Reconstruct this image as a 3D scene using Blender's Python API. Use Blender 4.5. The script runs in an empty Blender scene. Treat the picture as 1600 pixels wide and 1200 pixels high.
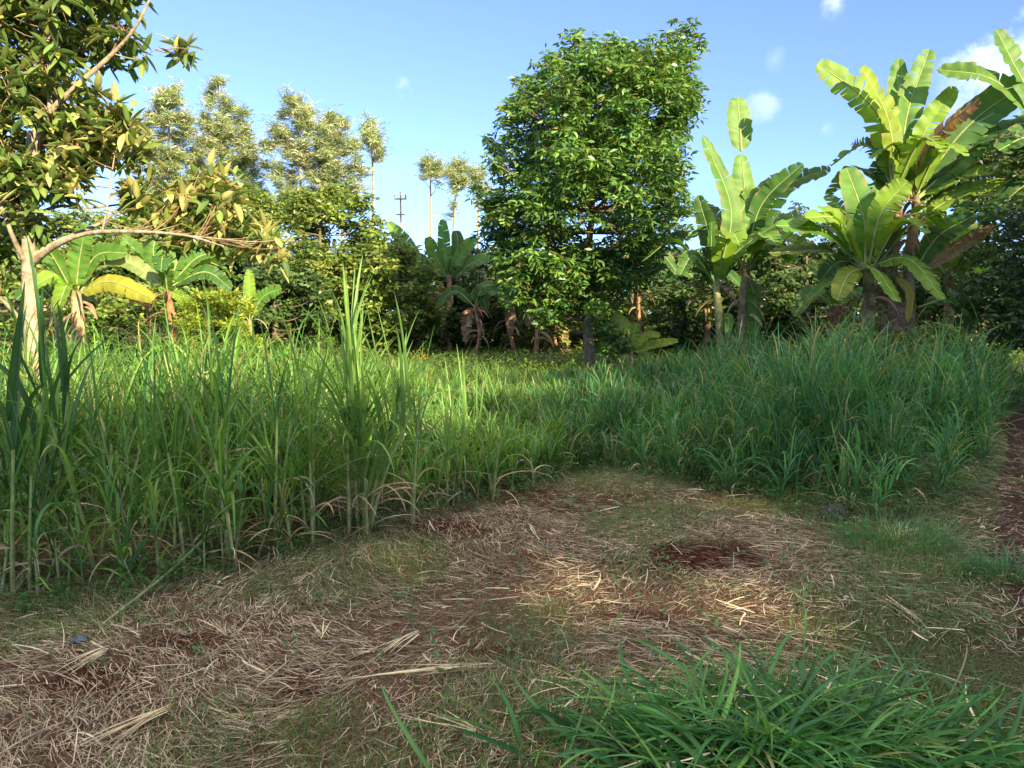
import bpy, math, random
import numpy as np
from mathutils import Vector
R = math.radians
rng = np.random.default_rng(11)
random.seed(11)
C = bpy.context.scene.collection
sc = bpy.context.scene

# ------------------------------------------------------------------ camera, sky, sun, exposure
F, HZ, CH = 1180.0, 490.0, 1.6
PITCH = math.atan((600 - HZ) / F)
cam_d = bpy.data.cameras.new('camera'); cam = bpy.data.objects.new('camera', cam_d); C.objects.link(cam)
cam.location = (0, 0, CH); cam.rotation_euler = (math.pi / 2 - PITCH, 0, 0)
cam_d.sensor_width = 36; cam_d.lens = 36 * F / 1600; cam_d.clip_start = 0.05; cam_d.clip_end = 3000
sc.camera = cam
SUN_AZ, SUN_EL = R(33), R(21)          # azimuth measured from straight behind the camera towards the right
TS = np.array([math.cos(SUN_EL) * math.sin(SUN_AZ), -math.cos(SUN_EL) * math.cos(SUN_AZ), math.sin(SUN_EL)])
w = bpy.data.worlds.new('World'); sc.world = w; w.use_nodes = True
nt = w.node_tree; nt.nodes.clear()
def nd(nt, t, **k):
    n = nt.nodes.new(t)
    for a, b in k.items(): setattr(n, a, b)
    return n
sky = nd(nt, 'ShaderNodeTexSky', sky_type='NISHITA', sun_disc=False, sun_elevation=SUN_EL,
         sun_rotation=math.atan2(TS[0], TS[1]), altitude=1600, air_density=1.0, dust_density=0.3, ozone_density=2.6)
bg = nd(nt, 'ShaderNodeBackground'); bg.inputs['Strength'].default_value = 0.15
out = nd(nt, 'ShaderNodeOutputWorld')
tc = nd(nt, 'ShaderNodeTexCoord')
# small clouds: soft blobs in given directions, broken up by noise
def view_dir(x, y):
    u, v = (x - 800) / F, (600 - y) / F
    d = np.array([u, math.cos(PITCH) + v * math.sin(PITCH), -math.sin(PITCH) + v * math.cos(PITCH)])
    return d / np.linalg.norm(d)
nz = nd(nt, 'ShaderNodeTexNoise'); nz.inputs['Scale'].default_value = 14; nz.inputs['Detail'].default_value = 8; nz.inputs['Roughness'].default_value = 0.6
nt.links.new(tc.outputs['Generated'], nz.inputs['Vector'])
wn = nd(nt, 'ShaderNodeTexNoise'); wn.inputs['Scale'].default_value = 9; wn.inputs['Detail'].default_value = 9; wn.inputs['Roughness'].default_value = .65
nt.links.new(tc.outputs['Generated'], wn.inputs['Vector'])
acc = None
for (cx, cy, rad, amp) in [(1595, 125, 0.06, .85), (1510, 160, 0.04, .35), (1190, 165, 0.018, .24), (631, 136, 0.016, .6), (1298, 10, 0.018, .6), (1293, 204, 0.010, .35), (1215, 88, .018, .2)]:
    dv = view_dir(cx, cy)
    sub = nd(nt, 'ShaderNodeVectorMath', operation='DISTANCE'); nt.links.new(tc.outputs['Generated'], sub.inputs[0]); sub.inputs[1].default_value = dv
    ws = nd(nt, 'ShaderNodeMath', operation='MULTIPLY_ADD'); nt.links.new(wn.outputs['Fac'], ws.inputs[0]); ws.inputs[1].default_value = -rad * 4.5; ws.inputs[2].default_value = rad * 2.25
    wa = nd(nt, 'ShaderNodeMath', operation='ADD'); nt.links.new(sub.outputs['Value'], wa.inputs[0]); nt.links.new(ws.outputs['Value'], wa.inputs[1])
    mr = nd(nt, 'ShaderNodeMapRange', interpolation_type='SMOOTHSTEP'); nt.links.new(wa.outputs['Value'], mr.inputs['Value'])
    mr.inputs['From Min'].default_value = rad; mr.inputs['From Max'].default_value = rad * 0.1
    mr.inputs['To Min'].default_value = 0; mr.inputs['To Max'].default_value = amp
    if acc is None: acc = mr.outputs['Result']
    else:
        m = nd(nt, 'ShaderNodeMath', operation='MAXIMUM'); nt.links.new(acc, m.inputs[0]); nt.links.new(mr.outputs['Result'], m.inputs[1]); acc = m.outputs['Value']
nr = nd(nt, 'ShaderNodeMapRange'); nt.links.new(nz.outputs['Fac'], nr.inputs['Value']); nr.inputs['From Min'].default_value = .38; nr.inputs['From Max'].default_value = .62
cm = nd(nt, 'ShaderNodeMath', operation='MULTIPLY'); nt.links.new(acc, cm.inputs[0]); nt.links.new(nr.outputs['Result'], cm.inputs[1])
mix = nd(nt, 'ShaderNodeMix', data_type='RGBA'); nt.links.new(cm.outputs['Value'], mix.inputs['Factor'])
sep = nd(nt, 'ShaderNodeSeparateXYZ'); nt.links.new(tc.outputs['Generated'], sep.inputs[0])
rmp = nd(nt, 'ShaderNodeValToRGB'); nt.links.new(sep.outputs['Z'], rmp.inputs['Fac'])   # clean highland air: deeper blue low down
rmp.color_ramp.elements[0].position = 0; rmp.color_ramp.elements[0].color = (.37, .45, .72, 1); rmp.color_ramp.elements[1].position = .42; rmp.color_ramp.elements[1].color = (.72, .69, .86, 1)
e = rmp.color_ramp.elements.new(.18); e.color = (.62, .63, .83, 1)
tint = nd(nt, 'ShaderNodeVectorMath', operation='MULTIPLY'); nt.links.new(sky.outputs['Color'], tint.inputs[0]); nt.links.new(rmp.outputs['Color'], tint.inputs[1])
# broken cloud added overhead, out of view, to brighten and warm the shaded ground
ov = nd(nt, 'ShaderNodeMapRange', interpolation_type='SMOOTHSTEP'); nt.links.new(sep.outputs['Z'], ov.inputs['Value']); ov.inputs['From Min'].default_value = .5; ov.inputs['From Max'].default_value = .8
on = nd(nt, 'ShaderNodeMapRange', interpolation_type='SMOOTHSTEP'); nt.links.new(wn.outputs['Fac'], on.inputs['Value']); on.inputs['From Min'].default_value = .25; on.inputs['From Max'].default_value = .5
om = nd(nt, 'ShaderNodeMath', operation='MULTIPLY'); nt.links.new(ov.outputs['Result'], om.inputs[0]); nt.links.new(on.outputs['Result'], om.inputs[1])
cl = nd(nt, 'ShaderNodeMix', data_type='RGBA'); nt.links.new(om.outputs['Value'], cl.inputs['Factor']); nt.links.new(tint.outputs['Vector'], cl.inputs['A']); cl.inputs['B'].default_value = (4.8, 4.45, 3.8, 1)
nt.links.new(cl.outputs['Result'], mix.inputs['A']); mix.inputs['B'].default_value = (4.6, 4.9, 5.2, 1)
nt.links.new(mix.outputs['Result'], bg.inputs['Color']); nt.links.new(bg.outputs['Background'], out.inputs['Surface'])
sl = bpy.data.lights.new('sun', 'SUN'); sl.energy = 5.0; sl.angle = R(0.5); sl.color = (1.0, 0.82, 0.50)
so = bpy.data.objects.new('sun', sl); C.objects.link(so); so.rotation_euler = Vector(tuple(TS)).to_track_quat('Z', 'Y').to_euler(); so.location = (20, -30, 25)
vs = sc.view_settings; sc.display_settings.display_device = 'sRGB'
vs.view_transform = 'Standard'; vs.look = 'None'; vs.gamma = 1; vs.use_curve_mapping = False; vs.exposure = 1.45
sc.cycles.max_bounces = 6; sc.cycles.diffuse_bounces = 3; sc.cycles.transmission_bounces = 3; sc.cycles.transparent_max_bounces = 4; sc.cycles.glossy_bounces = 2

# ------------------------------------------------------------------ picture point -> place
def px(x, y, Y):
    u, v = (x - 800) / F, (600 - y) / F
    d = np.array([u, math.cos(PITCH) + v * math.sin(PITCH), -math.sin(PITCH) + v * math.cos(PITCH)])
    return np.array([0, 0, CH]) + d * (Y / d[1])
def gp(x, y):
    u, v = (x - 800) / F, (600 - y) / F
    d = np.array([u, math.cos(PITCH) + v * math.sin(PITCH), -math.sin(PITCH) + v * math.cos(PITCH)])
    return (np.array([0, 0, CH]) + d * (-CH / d[2]))[:2]

# ------------------------------------------------------------------ value noise
_h = rng.random((256, 256))
def vn(x, y):
    xi = np.floor(x).astype(int); yi = np.floor(y).astype(int); fx = x - xi; fy = y - yi
    fx = fx * fx * (3 - 2 * fx); fy = fy * fy * (3 - 2 * fy)
    a = _h[xi % 256, yi % 256]; b = _h[(xi + 1) % 256, yi % 256]; c = _h[xi % 256, (yi + 1) % 256]; d = _h[(xi + 1) % 256, (yi + 1) % 256]
    return (a * (1 - fx) + b * fx) * (1 - fy) + (c * (1 - fx) + d * fx) * fy
def fbm(x, y, o=4):
    s = 0; a = .5
    for i in range(o):
        s = s + a * vn(x * 2 ** i + 17 * i, y * 2 ** i + 5 * i); a *= .5
    return s / (1 - .5 ** o)
def sst(a, b, x):
    t = np.clip((x - a) / (b - a), 0, 1); return t * t * (3 - 2 * t)

# ------------------------------------------------------------------ materials
MATS = {}
def leaf_mat(name, trans=.35, rough=.5, spec=.4, nscale=3.0, namp=.25, tcol=(1.25, 1.15, .45), bump=None):
    m = bpy.data.materials.new(name); m.use_nodes = True; t = m.node_tree; t.nodes.clear()
    at = nd(t, 'ShaderNodeAttribute', attribute_name='Col'); co = nd(t, 'ShaderNodeTexCoord')
    no = nd(t, 'ShaderNodeTexNoise'); no.inputs['Scale'].default_value = nscale; no.inputs['Detail'].default_value = 4; t.links.new(co.outputs['Object'], no.inputs['Vector'])
    mr = nd(t, 'ShaderNodeMapRange'); t.links.new(no.outputs['Fac'], mr.inputs['Value']); mr.inputs['From Min'].default_value = .3; mr.inputs['From Max'].default_value = .7
    mr.inputs['To Min'].default_value = 1 - namp; mr.inputs['To Max'].default_value = 1 + namp
    mu = nd(t, 'ShaderNodeVectorMath', operation='SCALE'); t.links.new(at.outputs['Color'], mu.inputs[0]); t.links.new(mr.outputs['Result'], mu.inputs['Scale'])
    p = nd(t, 'ShaderNodeBsdfPrincipled'); t.links.new(mu.outputs['Vector'], p.inputs['Base Color']); p.inputs['Roughness'].default_value = rough; p.inputs['Specular IOR Level'].default_value = spec
    o = nd(t, 'ShaderNodeOutputMaterial')
    if bump:
        n2 = nd(t, 'ShaderNodeTexNoise'); n2.inputs['Scale'].default_value = bump[0]; n2.inputs['Detail'].default_value = 6; t.links.new(co.outputs['Object'], n2.inputs['Vector'])
        b = nd(t, 'ShaderNodeBump'); b.inputs['Strength'].default_value = bump[1]; b.inputs['Distance'].default_value = bump[2]; t.links.new(n2.outputs['Fac'], b.inputs['Height']); t.links.new(b.outputs['Normal'], p.inputs['Normal'])
    if trans > 0:
        tr = nd(t, 'ShaderNodeBsdfTranslucent'); tm = nd(t, 'ShaderNodeVectorMath', operation='MULTIPLY'); t.links.new(mu.outputs['Vector'], tm.inputs[0]); tm.inputs[1].default_value = tcol
        t.links.new(tm.outputs['Vector'], tr.inputs['Color'])
        mx = nd(t, 'ShaderNodeMixShader'); mx.inputs['Fac'].default_value = trans; t.links.new(p.outputs[0], mx.inputs[1]); t.links.new(tr.outputs[0], mx.inputs[2]); t.links.new(mx.outputs[0], o.inputs['Surface'])
    else: t.links.new(p.outputs[0], o.inputs['Surface'])
    MATS[name] = m; return m
M_GRASS = leaf_mat('grass_blade', .4, .45, .4, 6, .2)
M_LEAF = leaf_mat('tree_leaf', .3, .42, .45, 4, .25)
M_GLOSS = leaf_mat('glossy_leaf', .25, .38, .5, 8, .25)
M_BANANA = leaf_mat('banana_leaf', .42, .5, .35, 2.5, .22, bump=(40, .15, .01))
M_DRY = leaf_mat('dry_leaf', .2, .75, .2, 12, .3, (1.1, .9, .7))
M_BARK = leaf_mat('bark', 0, .85, .15, 14, .4, bump=(25, .6, .02))
M_STEM = leaf_mat('stem', .05, .6, .3, 10, .25)
M_SOIL = leaf_mat('soil', 0, .95, .1, 75, .75, bump=(60, 1.0, .03))
M_STONE = leaf_mat('stone', 0, .8, .3, 20, .35, bump=(30, .7, .02))

# ------------------------------------------------------------------ mesh buffers
class MB:
    def __init__(s): s.v = []; s.c = []; s.q = []; s.t = []; s.n = 0
    def add(s, v, c, q=None, t=None):
        v = np.asarray(v, float).reshape(-1, 3); c = np.asarray(c, float).reshape(-1, 3)
        s.v.append(v); s.c.append(np.broadcast_to(c, v.shape) if len(c) == 1 else c)
        if q is not None: s.q.append(np.asarray(q, int).reshape(-1, 4) + s.n)
        if t is not None: s.t.append(np.asarray(t, int).reshape(-1, 3) + s.n)
        s.n += len(v)
    def mesh(s, name, mat, smooth=True, org=(0, 0, 0)):
        v = np.concatenate(s.v) - np.asarray(org, float); c = np.concatenate(s.c)
        q = np.concatenate(s.q) if s.q else np.zeros((0, 4), int); t = np.concatenate(s.t) if s.t else np.zeros((0, 3), int)
        me = bpy.data.meshes.new(name); me.vertices.add(len(v)); me.vertices.foreach_set('co', v.astype(np.float32).ravel())
        nl = len(q) * 4 + len(t) * 3; me.loops.add(nl); me.loops.foreach_set('vertex_index', np.concatenate([q.ravel(), t.ravel()]).astype(np.int32))
        me.polygons.add(len(q) + len(t))
        st = np.concatenate([np.arange(len(q)) * 4, len(q) * 4 + np.arange(len(t)) * 3]).astype(np.int32); me.polygons.foreach_set('loop_start', st)
        if smooth: me.polygons.foreach_set('use_smooth', np.ones(len(q) + len(t), bool))
        a = me.attributes.new('Col', 'FLOAT_COLOR', 'POINT'); a.data.foreach_set('color', np.concatenate([np.clip(c, 0, 1), np.ones((len(c), 1))], 1).astype(np.float32).ravel())
        me.update(calc_edges=True); me.validate(); me.materials.append(mat); return me
    def obj(s, name, mat, parent=None, org=(0, 0, 0), smooth=True):
        o = bpy.data.objects.new(name, s.mesh(name, mat, smooth, org)); C.objects.link(o)
        if parent is not None: o.parent = parent
        else: o.location = org
        return o
def tag(o, label=None, cat=None, group=None, kind=None):
    if label: o['label'] = label
    if cat: o['category'] = cat
    if group: o['group'] = group
    if kind: o['kind'] = kind
    return o
def thing(name, label, cat, loc, group=None):
    o = bpy.data.objects.new(name, None); C.objects.link(o); o.location = tuple(loc); o.empty_display_size = .2
    return tag(o, label, cat, group)

def arr(a, n): return np.broadcast_to(np.asarray(a, float), (n,)).copy()
def U(a, b, n): return rng.uniform(a, b, n)
def colmix(cols, n, jit=.15):
    cols = np.asarray(cols, float); i = rng.integers(0, len(cols), n); j = rng.integers(0, len(cols), n); f = rng.random((n, 1))
    return (cols[i] * f + cols[j] * (1 - f)) * (1 + rng.uniform(-jit, jit, (n, 1)))
def ribbons(B, base, az, th0, th1, L, W, c0, c1=None, S=6, pw=1.4, prof='blade', k=2, fold=.25, roll=None, curl=None):
    n = len(base); az = arr(az, n); th0 = arr(th0, n); th1 = arr(th1, n); L = arr(L, n); W = arr(W, n)
    pw = arr(pw, n)
    s = np.linspace(0, 1, S + 1); sm = (s[1:] + s[:-1]) / 2
    cu = np.zeros(n) if curl is None else arr(curl, n)
    def dirs(s_):
        th = th0[:, None] + (th1 - th0)[:, None] * s_[None] ** pw[:, None]; a = az[:, None] + cu[:, None] * s_[None] ** 1.5
        return th, a
    th, a = dirs(sm); ds = (L / S)[:, None]
    stp = np.stack([np.sin(th) * np.cos(a), np.sin(th) * np.sin(a), np.cos(th)], -1) * ds[..., None]
    P = np.concatenate([np.zeros((n, 1, 3)), np.cumsum(stp, 1)], 1) + base[:, None]
    th, a = dirs(s)
    side = np.stack([-np.sin(a), np.cos(a), np.zeros_like(a)], -1); nn = np.stack([-np.cos(th) * np.cos(a), -np.cos(th) * np.sin(a), np.sin(th)], -1)
    if roll is not None:
        r = arr(roll, n)[:, None, None]; side, nn = side * np.cos(r) + nn * np.sin(r), nn * np.cos(r) - side * np.sin(r)
    if prof == 'blade': wp = np.minimum(1, .45 + 2.2 * s) * np.clip(1 - s, 0, 1) ** .55
    elif prof == 'straw': wp = np.where(s > .9, .4, 1.0)
    else: wp = np.sin(np.pi * np.clip(s * .96 + .04, 0, 1) ** .8) ** .75; wp[0] = .12
    wp = np.maximum(wp, .03)
    hw = (W[:, None] * wp[None] / 2)[..., None]
    if c1 is None: c1 = c0
    c0 = np.broadcast_to(np.asarray(c0, float), (n, 3)); c1 = np.broadcast_to(np.asarray(c1, float), (n, 3))
    cc = c0[:, None] * (1 - s)[None, :, None] + c1[:, None] * s[None, :, None]
    if k == 2: V = np.stack([P - side * hw, P + side * hw], 2); CC = np.stack([cc, cc], 2)
    else: V = np.stack([P - side * hw, P - nn * hw * fold * 2, P + side * hw], 2); CC = np.stack([cc, cc * 1.35, cc], 2)
    i = np.arange(S)[:, None] * k + np.arange(k - 1)[None]; i = i.ravel()
    q = np.stack([i, i + 1, i + k + 1, i + k], 1)
    Q = (np.arange(n) * (S + 1) * k)[:, None, None] + q[None]
    B.add(V, CC, Q); return P
def tubes(B, P, rad, col, k=6, cap=False, wob=0):
    P = np.asarray(P, float)
    if P.ndim == 2: P = P[None]
    n, r = P.shape[:2]; rad = np.broadcast_to(np.asarray(rad, float), (n, r))
    T = np.gradient(P, axis=1); T /= np.linalg.norm(T, axis=2, keepdims=True) + 1e-9
    ref = np.array([.31, .95, .05]) if abs(T[..., 2]).mean() > .5 else np.array([.05, .1, .99])
    a = np.cross(T, ref); a /= np.linalg.norm(a, axis=2, keepdims=True) + 1e-9; b = np.cross(T, a)
    f = np.arange(k) / k * 2 * np.pi
    rr = rad[:, :, None, None] * (1 + (rng.uniform(-wob, wob, (n, r, k, 1)) if wob else 0))
    V = P[:, :, None] + (a[:, :, None] * np.cos(f)[None, None, :, None] + b[:, :, None] * np.sin(f)[None, None, :, None]) * rr
    col = np.asarray(col, float)
    if col.ndim == 1: cc = np.broadcast_to(col, V.shape)
    elif col.ndim == 2 and len(col) == n: cc = np.broadcast_to(col[:, None, None], V.shape)
    else: cc = np.broadcast_to(col[:, :, None], V.shape)
    i, j = np.meshgrid(np.arange(r - 1), np.arange(k), indexing='ij'); i = i.ravel(); j = j.ravel()
    q = np.stack([i * k + j, i * k + (j + 1) % k, (i + 1) * k + (j + 1) % k, (i + 1) * k + j], 1)
    B.add(V, cc, (np.arange(n) * r * k)[:, None, None] + q[None])
def spline(pts, n):
    pts = np.asarray(pts, float); 
    if len(pts) == 2: return pts[0] + (pts[1] - pts[0]) * np.linspace(0, 1, n)[:, None]
    P = np.concatenate([[2 * pts[0] - pts[1]], pts, [2 * pts[-1] - pts[-2]]]); m = len(pts) - 1; o = []
    for u in np.linspace(0, m - 1e-6, n):
        i = int(u); t = u - i; a, b, c, d = P[i:i + 4]
        o.append(.5 * ((2 * b) + (c - a) * t + (2 * a - 5 * b + 4 * c - d) * t * t + (3 * b - a - 3 * c + d) * t ** 3))
    return np.array(o)

# ------------------------------------------------------------------ ground
path_c = np.array([gp(1650, 640), gp(1612, 700), gp(1605, 780), gp(1625, 870), gp(1680, 980), gp(1800, 1150)])
path_c = np.concatenate([[[24, 19.], [15, 15.]], path_c, [[2.6, 1.0], [2.7, -4]]])
PC = spline(np.c_[path_c, np.zeros(len(path_c))], 90)[:, :2]
def pathdist(x, y):
    d = np.full(x.shape, 99.)
    for a, b in zip(PC[:-1], PC[1:]):
        ab = b - a; t = np.clip(((x - a[0]) * ab[0] + (y - a[1]) * ab[1]) / (ab @ ab + 1e-9), 0, 1)
        d = np.minimum(d, np.hypot(x - a[0] - t * ab[0], y - a[1] - t * ab[1]))
    return d
PIT = gp(1090, 868)
def pitmask(x, y):
    u = (x - PIT[0]) * .93 + (y - PIT[1]) * .3; v = -(x - PIT[0]) * .3 + (y - PIT[1]) * .93
    r = np.hypot(u / .38, v / .30) + (fbm(x * 7, y * 7, 3) - .5) * .9
    return sst(1.0, .86, r)
soils = [(gp(890, 785), .6, .5), (gp(760, 1010), .16, .1), (gp(300, 1010), .2, .12), (gp(1010, 960), .25, .1), (gp(165, 1065), .22, .16), (gp(690, 830), .4, .25), (gp(1010, 775), .4, .2), (gp(470, 1080), .12, .1)]
def soilmask(x, y):
    m = np.zeros(x.shape)
    for (c, a, b) in soils:
        m = np.maximum(m, sst(1.25, .6, np.hypot((x - c[0]) / a, (y - c[1]) / b) + (fbm(x * 6, y * 6, 3) - .5) * .9))
    return m
def gz(x, y):
    x = np.asarray(x, float); y = np.asarray(y, float)
    z = (fbm(x * .5 + 3, y * .5, 3) - .5) * .10 + (fbm(x * 3, y * 3, 3) - .5) * .05 + (fbm(x * 14, y * 14, 2) - .5) * .014
    z = z * sst(60, 10, np.abs(y)) 
    return z - pitmask(x, y) * (.025 + .075 * fbm(x * 14, y * 14, 3)) 
def gridmesh(xs, ys, zf, colf):
    X, Y = np.meshgrid(xs, ys); Z = zf(X, Y); V = np.stack([X, Y, Z], -1).reshape(-1, 3); c = colf(X, Y).reshape(-1, 3)
    nx, ny = len(xs), len(ys); i, j = np.meshgrid(np.arange(ny - 1), np.arange(nx - 1), indexing='ij'); i = i.ravel(); j = j.ravel()
    B = MB(); B.add(V, c, np.stack([i * nx + j, i * nx + j + 1, (i + 1) * nx + j + 1, (i + 1) * nx + j], 1)); return B
def green_d(x, y): return sst(.42, .62, fbm(x * 1.1 + 40, y * 1.1 + 9, 4)) 
def gcol(X, Y):
    soil = np.array([.095, .043, .028]); straw = np.array([.22, .155, .10]); grn = np.array([.10, .13, .045])
    n = fbm(X * 9, Y * 9, 4)[..., None]; c = soil * (1 - n) + straw * n; c = c * .65 + soil * .35
    g = (green_d(X, Y) * .3)[..., None]; c = c * (1 - g) + grn * g
    s = np.maximum(pitmask(X, Y), soilmask(X, Y) * .85)[..., None]; c = c * (1 - s) + np.array([.075, .026, .015]) * s * (.6 + .8 * fbm(X * 20, Y * 20, 2)[..., None])
    pg = (sst(1.5, .9, pathdist(X, Y)) * .8)[..., None]; c = c * (1 - pg) + np.array([.055, .075, .028]) * pg
    far = sst(5.5, 9, Y)[..., None]; far = far * .6; c = c * (1 - far) + grn * far
    return c
xs = np.concatenate([np.linspace(-400, -20, 14), np.linspace(-18, -6, 25), np.linspace(-5.9, 8.4, 450), np.linspace(8.6, 18, 25), np.linspace(20, 400, 14)])
ys = np.concatenate([np.linspace(-200, -8, 10), np.linspace(-6, 1.6, 10), np.linspace(1.8, 8.5, 260), np.linspace(8.54, 14, 90), np.linspace(14.5, 30, 20), np.linspace(34, 600, 20)])
tag(gridmesh(xs, ys, gz, gcol).obj('ground', M_SOIL), kind='structure')
# dirt path strip on the right
Bp = MB(); Tn = np.gradient(PC, axis=0); Tn /= np.linalg.norm(Tn, axis=1, keepdims=True); Nn = np.c_[-Tn[:, 1], Tn[:, 0]]
offs = np.linspace(-.21, .21, 13); _a = np.arange(len(PC)) * .9; PX = PC[:, None] + Nn[:, None] * (offs[None, :, None] * np.where(offs[None, :] < 0, .8 + .7 * vn(_a, _a * 0 + 3.3)[:, None], .8 + .7 * vn(_a + 50, _a * 0 + 8.3)[:, None])[..., None])
PZ = gz(PX[..., 0], PX[..., 1]) + .006 + .02 * sst(8, 10, PX[..., 1])
pcol = np.array([.055, .03, .021]) * (.7 + .6 * fbm(PX[..., 0] * 8, PX[..., 1] * 8, 3))[..., None]
i, j = np.meshgrid(np.arange(len(PC) - 1), np.arange(12), indexing='ij'); i = i.ravel(); j = j.ravel()
Bp.add(np.concatenate([PX, PZ[..., None]], -1), pcol.reshape(-1, 3), np.stack([i * 13 + j, i * 13 + j + 1, (i + 1) * 13 + j + 1, (i + 1) * 13 + j], 1))
tag(Bp.obj('path', M_SOIL), kind='structure')

# ------------------------------------------------------------------ field edge (tall grass footprint)
edge_px = [(-260, 960), (0, 935), (200, 925), (340, 895), (440, 862), (530, 832), (600, 815), (700, 800), (800, 775), (880, 738), (960, 735), (1050, 750), (1150, 770), (1260, 800), (1380, 800), (1470, 785), (1520, 740), (1560, 670), (1590, 632)]
EDGE = np.array([gp(*p) for p in edge_px])
def infield(x, y):
    ey = np.interp(x, EDGE[:17, 0], EDGE[:17, 1])
    inside = (y > ey + (fbm(x * 2.3, y * 2.3 + 7, 2) - .5) * .35) & (x < 4.6 + 0 * x)
    right = (x >= 3.3) & (pathdist(x, y) < .42)
    return inside & ~right & (pathdist(x, y) > .38) | ((x > 4.2) & (y > 6.2) & (pathdist(x, y) > .4) & (x < np.interp(y, PC[::-1][:, 1], PC[::-1][:, 0]) + 50 * (y > 12)))
def rnd_pts(n, x0, x1, y0, y1): return U(x0, x1, n), U(y0, y1, n)
G_L = np.array([(.08, .20, .045), (.12, .27, .05), (.06, .17, .06), (.17, .32, .08)])
G_R = np.array([(.045, .17, .06), (.07, .22, .07), (.045, .15, .08), (.10, .25, .08)])
G_Y = np.array([(.16, .24, .04), (.12, .21, .04), (.20, .24, .05)])
STRAW = np.array([(.56, .45, .31), (.40, .30, .20), (.72, .62, .47), (.24, .16, .11), (.54, .43, .29), (.34, .30, .18)])
PALE = np.array([(.78, .66, .46), (.70, .60, .38), (.68, .62, .42)])

def tillers(Bs, Bl, Bd, x, y, H, Wd, cols, nleaf, lean=.18, S=7, k=2, droop=(1.0, 2.2), Lf=(.5, .85), stalk=True, dry=.12, span=(.12, .95)):
    n = len(x); z = gz(x, y); base = np.c_[x, y, z - .02]; tone = (.45 + 1.1 * fbm(x * 3.1 + 77, y * 3.1, 2)) * U(.6, 1.35, n)
    az = U(0, 2 * np.pi, n); ln = np.abs(rng.normal(0, lean, n)); R_ = 5; s = np.linspace(0, 1, R_)
    top = H[:, None] * s[None]
    P = base[:, None] + np.stack([np.cos(az)[:, None] * np.sin(ln)[:, None] * top, np.sin(az)[:, None] * np.sin(ln)[:, None] * top, np.cos(ln)[:, None] * top], -1)
    if stalk:
        sc_ = colmix([(.30, .34, .14), (.42, .42, .22), (.22, .30, .10)], n)
        tubes(Bs, P, np.linspace(1, .45, R_)[None] * U(.007, .0125, n)[:, None], sc_, 5)
    la = U(0, 2 * np.pi, n)
    for i in range(nleaf):
        f = span[0] + (span[1] - span[0]) * (i + rng.random(n)) / nleaf
        b = base + np.stack([np.cos(az) * np.sin(ln), np.sin(az) * np.sin(ln), np.cos(ln)], -1) * (H * f)[:, None]
        a = la + i * np.pi + rng.normal(0, .5, n)
        th0 = U(.15, .75, n) * (1.35 - .85 * f); L = U(Lf[0], Lf[1], n) * (.65 + .5 * np.sin(np.pi * np.clip(f, .1, 1))) * np.clip(H / 1.1, .5, 1.2)
        th1 = th0 + U(droop[0], droop[1], n) * (1.25 - .75 * f)
        c = colmix(cols, n); isd = rng.random(n) < dry * (1.7 - 2.2 * f)
        c = c * tone[:, None]; tip = np.where(rng.random((n, 1)) < .12, np.array([.42, .34, .16]), c * np.array([1.3, 1.2, 1.0]))
        g = ~isd
        ribbons(Bl, b[g], a[g], th0[g], th1[g], L[g], (Wd * U(.55, 1.35, n))[g], c[g], tip[g], S, U(.8, 4.2, n)[g], k=k, roll=rng.normal(0, .35, n)[g], curl=rng.normal(0, .3, n)[g])
        if isd.any():
            m = isd.sum(); ribbons(Bd, b[isd], a[isd], th0[isd] + .3, th1[isd] + .9, L[isd] * .8, (Wd * np.ones(n))[isd] * .75, colmix(STRAW, m), None, S, 1.0, k=k, roll=rng.normal(0, .8, m), curl=rng.normal(0, .8, m))
def field_h(x): return np.interp(x, [-6, -3.5, -2.2, -1.2, -.3, .6, 1.6, 2.6, 3.7, 6.5], [1.12, 1.10, 1.02, .80, .56, .48, .62, .88, 1.14, 1.02])
Bs, Bl, Bd = MB(), MB(), MB()
# near belt, dense
x, y = rnd_pts(36000, -6.5, 9.5, 3.9, 15); k_ = infield(x, y) & (rng.random(len(x)) < np.interp(y, [4, 8, 15], [.8, .9, .5])); x, y = x[k_], y[k_]
# only where the camera could see over a step to the side
k_ = np.abs(x) < y * .72 + 1.8; x, y = x[k_], y[k_]
clump = fbm(x * 1.7 + 11, y * 1.7, 2); k_ = rng.random(len(x)) < (sst(.28, .6, clump) * .62 + .12) * np.where((x < .5) & (y < 7), .62, .9); x, y = x[k_], y[k_]; clump = clump[k_]
left = x < .5 + rng.normal(0, .25, len(x))
H = field_h(x) * U(.42, 1.10, len(x)) * (.48 + .95 * clump)
ex = y - np.interp(x, EDGE[:17, 0], EDGE[:17, 1]); H = H * np.interp(ex, [-.2, .2, .9], [.45, .7, 1.0]) * np.where(x < .3, np.interp(y, [6, 7.5, 10, 14], [1, .9, .78, .6]), np.interp(y, [8, 11, 14], [1, .85, .72]))
for msk, cols, wd in ((left, G_L, .023), (~left, G_R, .0195)):
    near = msk & (y < 8.6)
    if near.any(): tillers(Bs, Bl, Bd, x[near], y[near], H[near], wd * U(.7, 1.3, near.sum()), cols, 9 if cols is G_L else 9, k=3, S=7, dry=.2 if cols is G_L else .06, droop=(.9, 2.2) if cols is G_L else (1.2, 2.4), lean=.2 if cols is G_L else .33, stalk=cols is G_L, span=(.12, .95) if cols is G_L else (.02, .9))
    far = msk & (y >= 8.6)
    if far.any(): tillers(Bs, Bl, Bd, x[far], y[far], H[far], wd * 1.15, cols, 8, k=2, S=5, dry=.04, droop=(.8, 2.1), stalk=False)
print('tillers', len(x))
tag(Bl.obj('tall_grass', M_GRASS), 'dense green elephant grass filling the middle of the plot', 'grass', kind='stuff')
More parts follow.
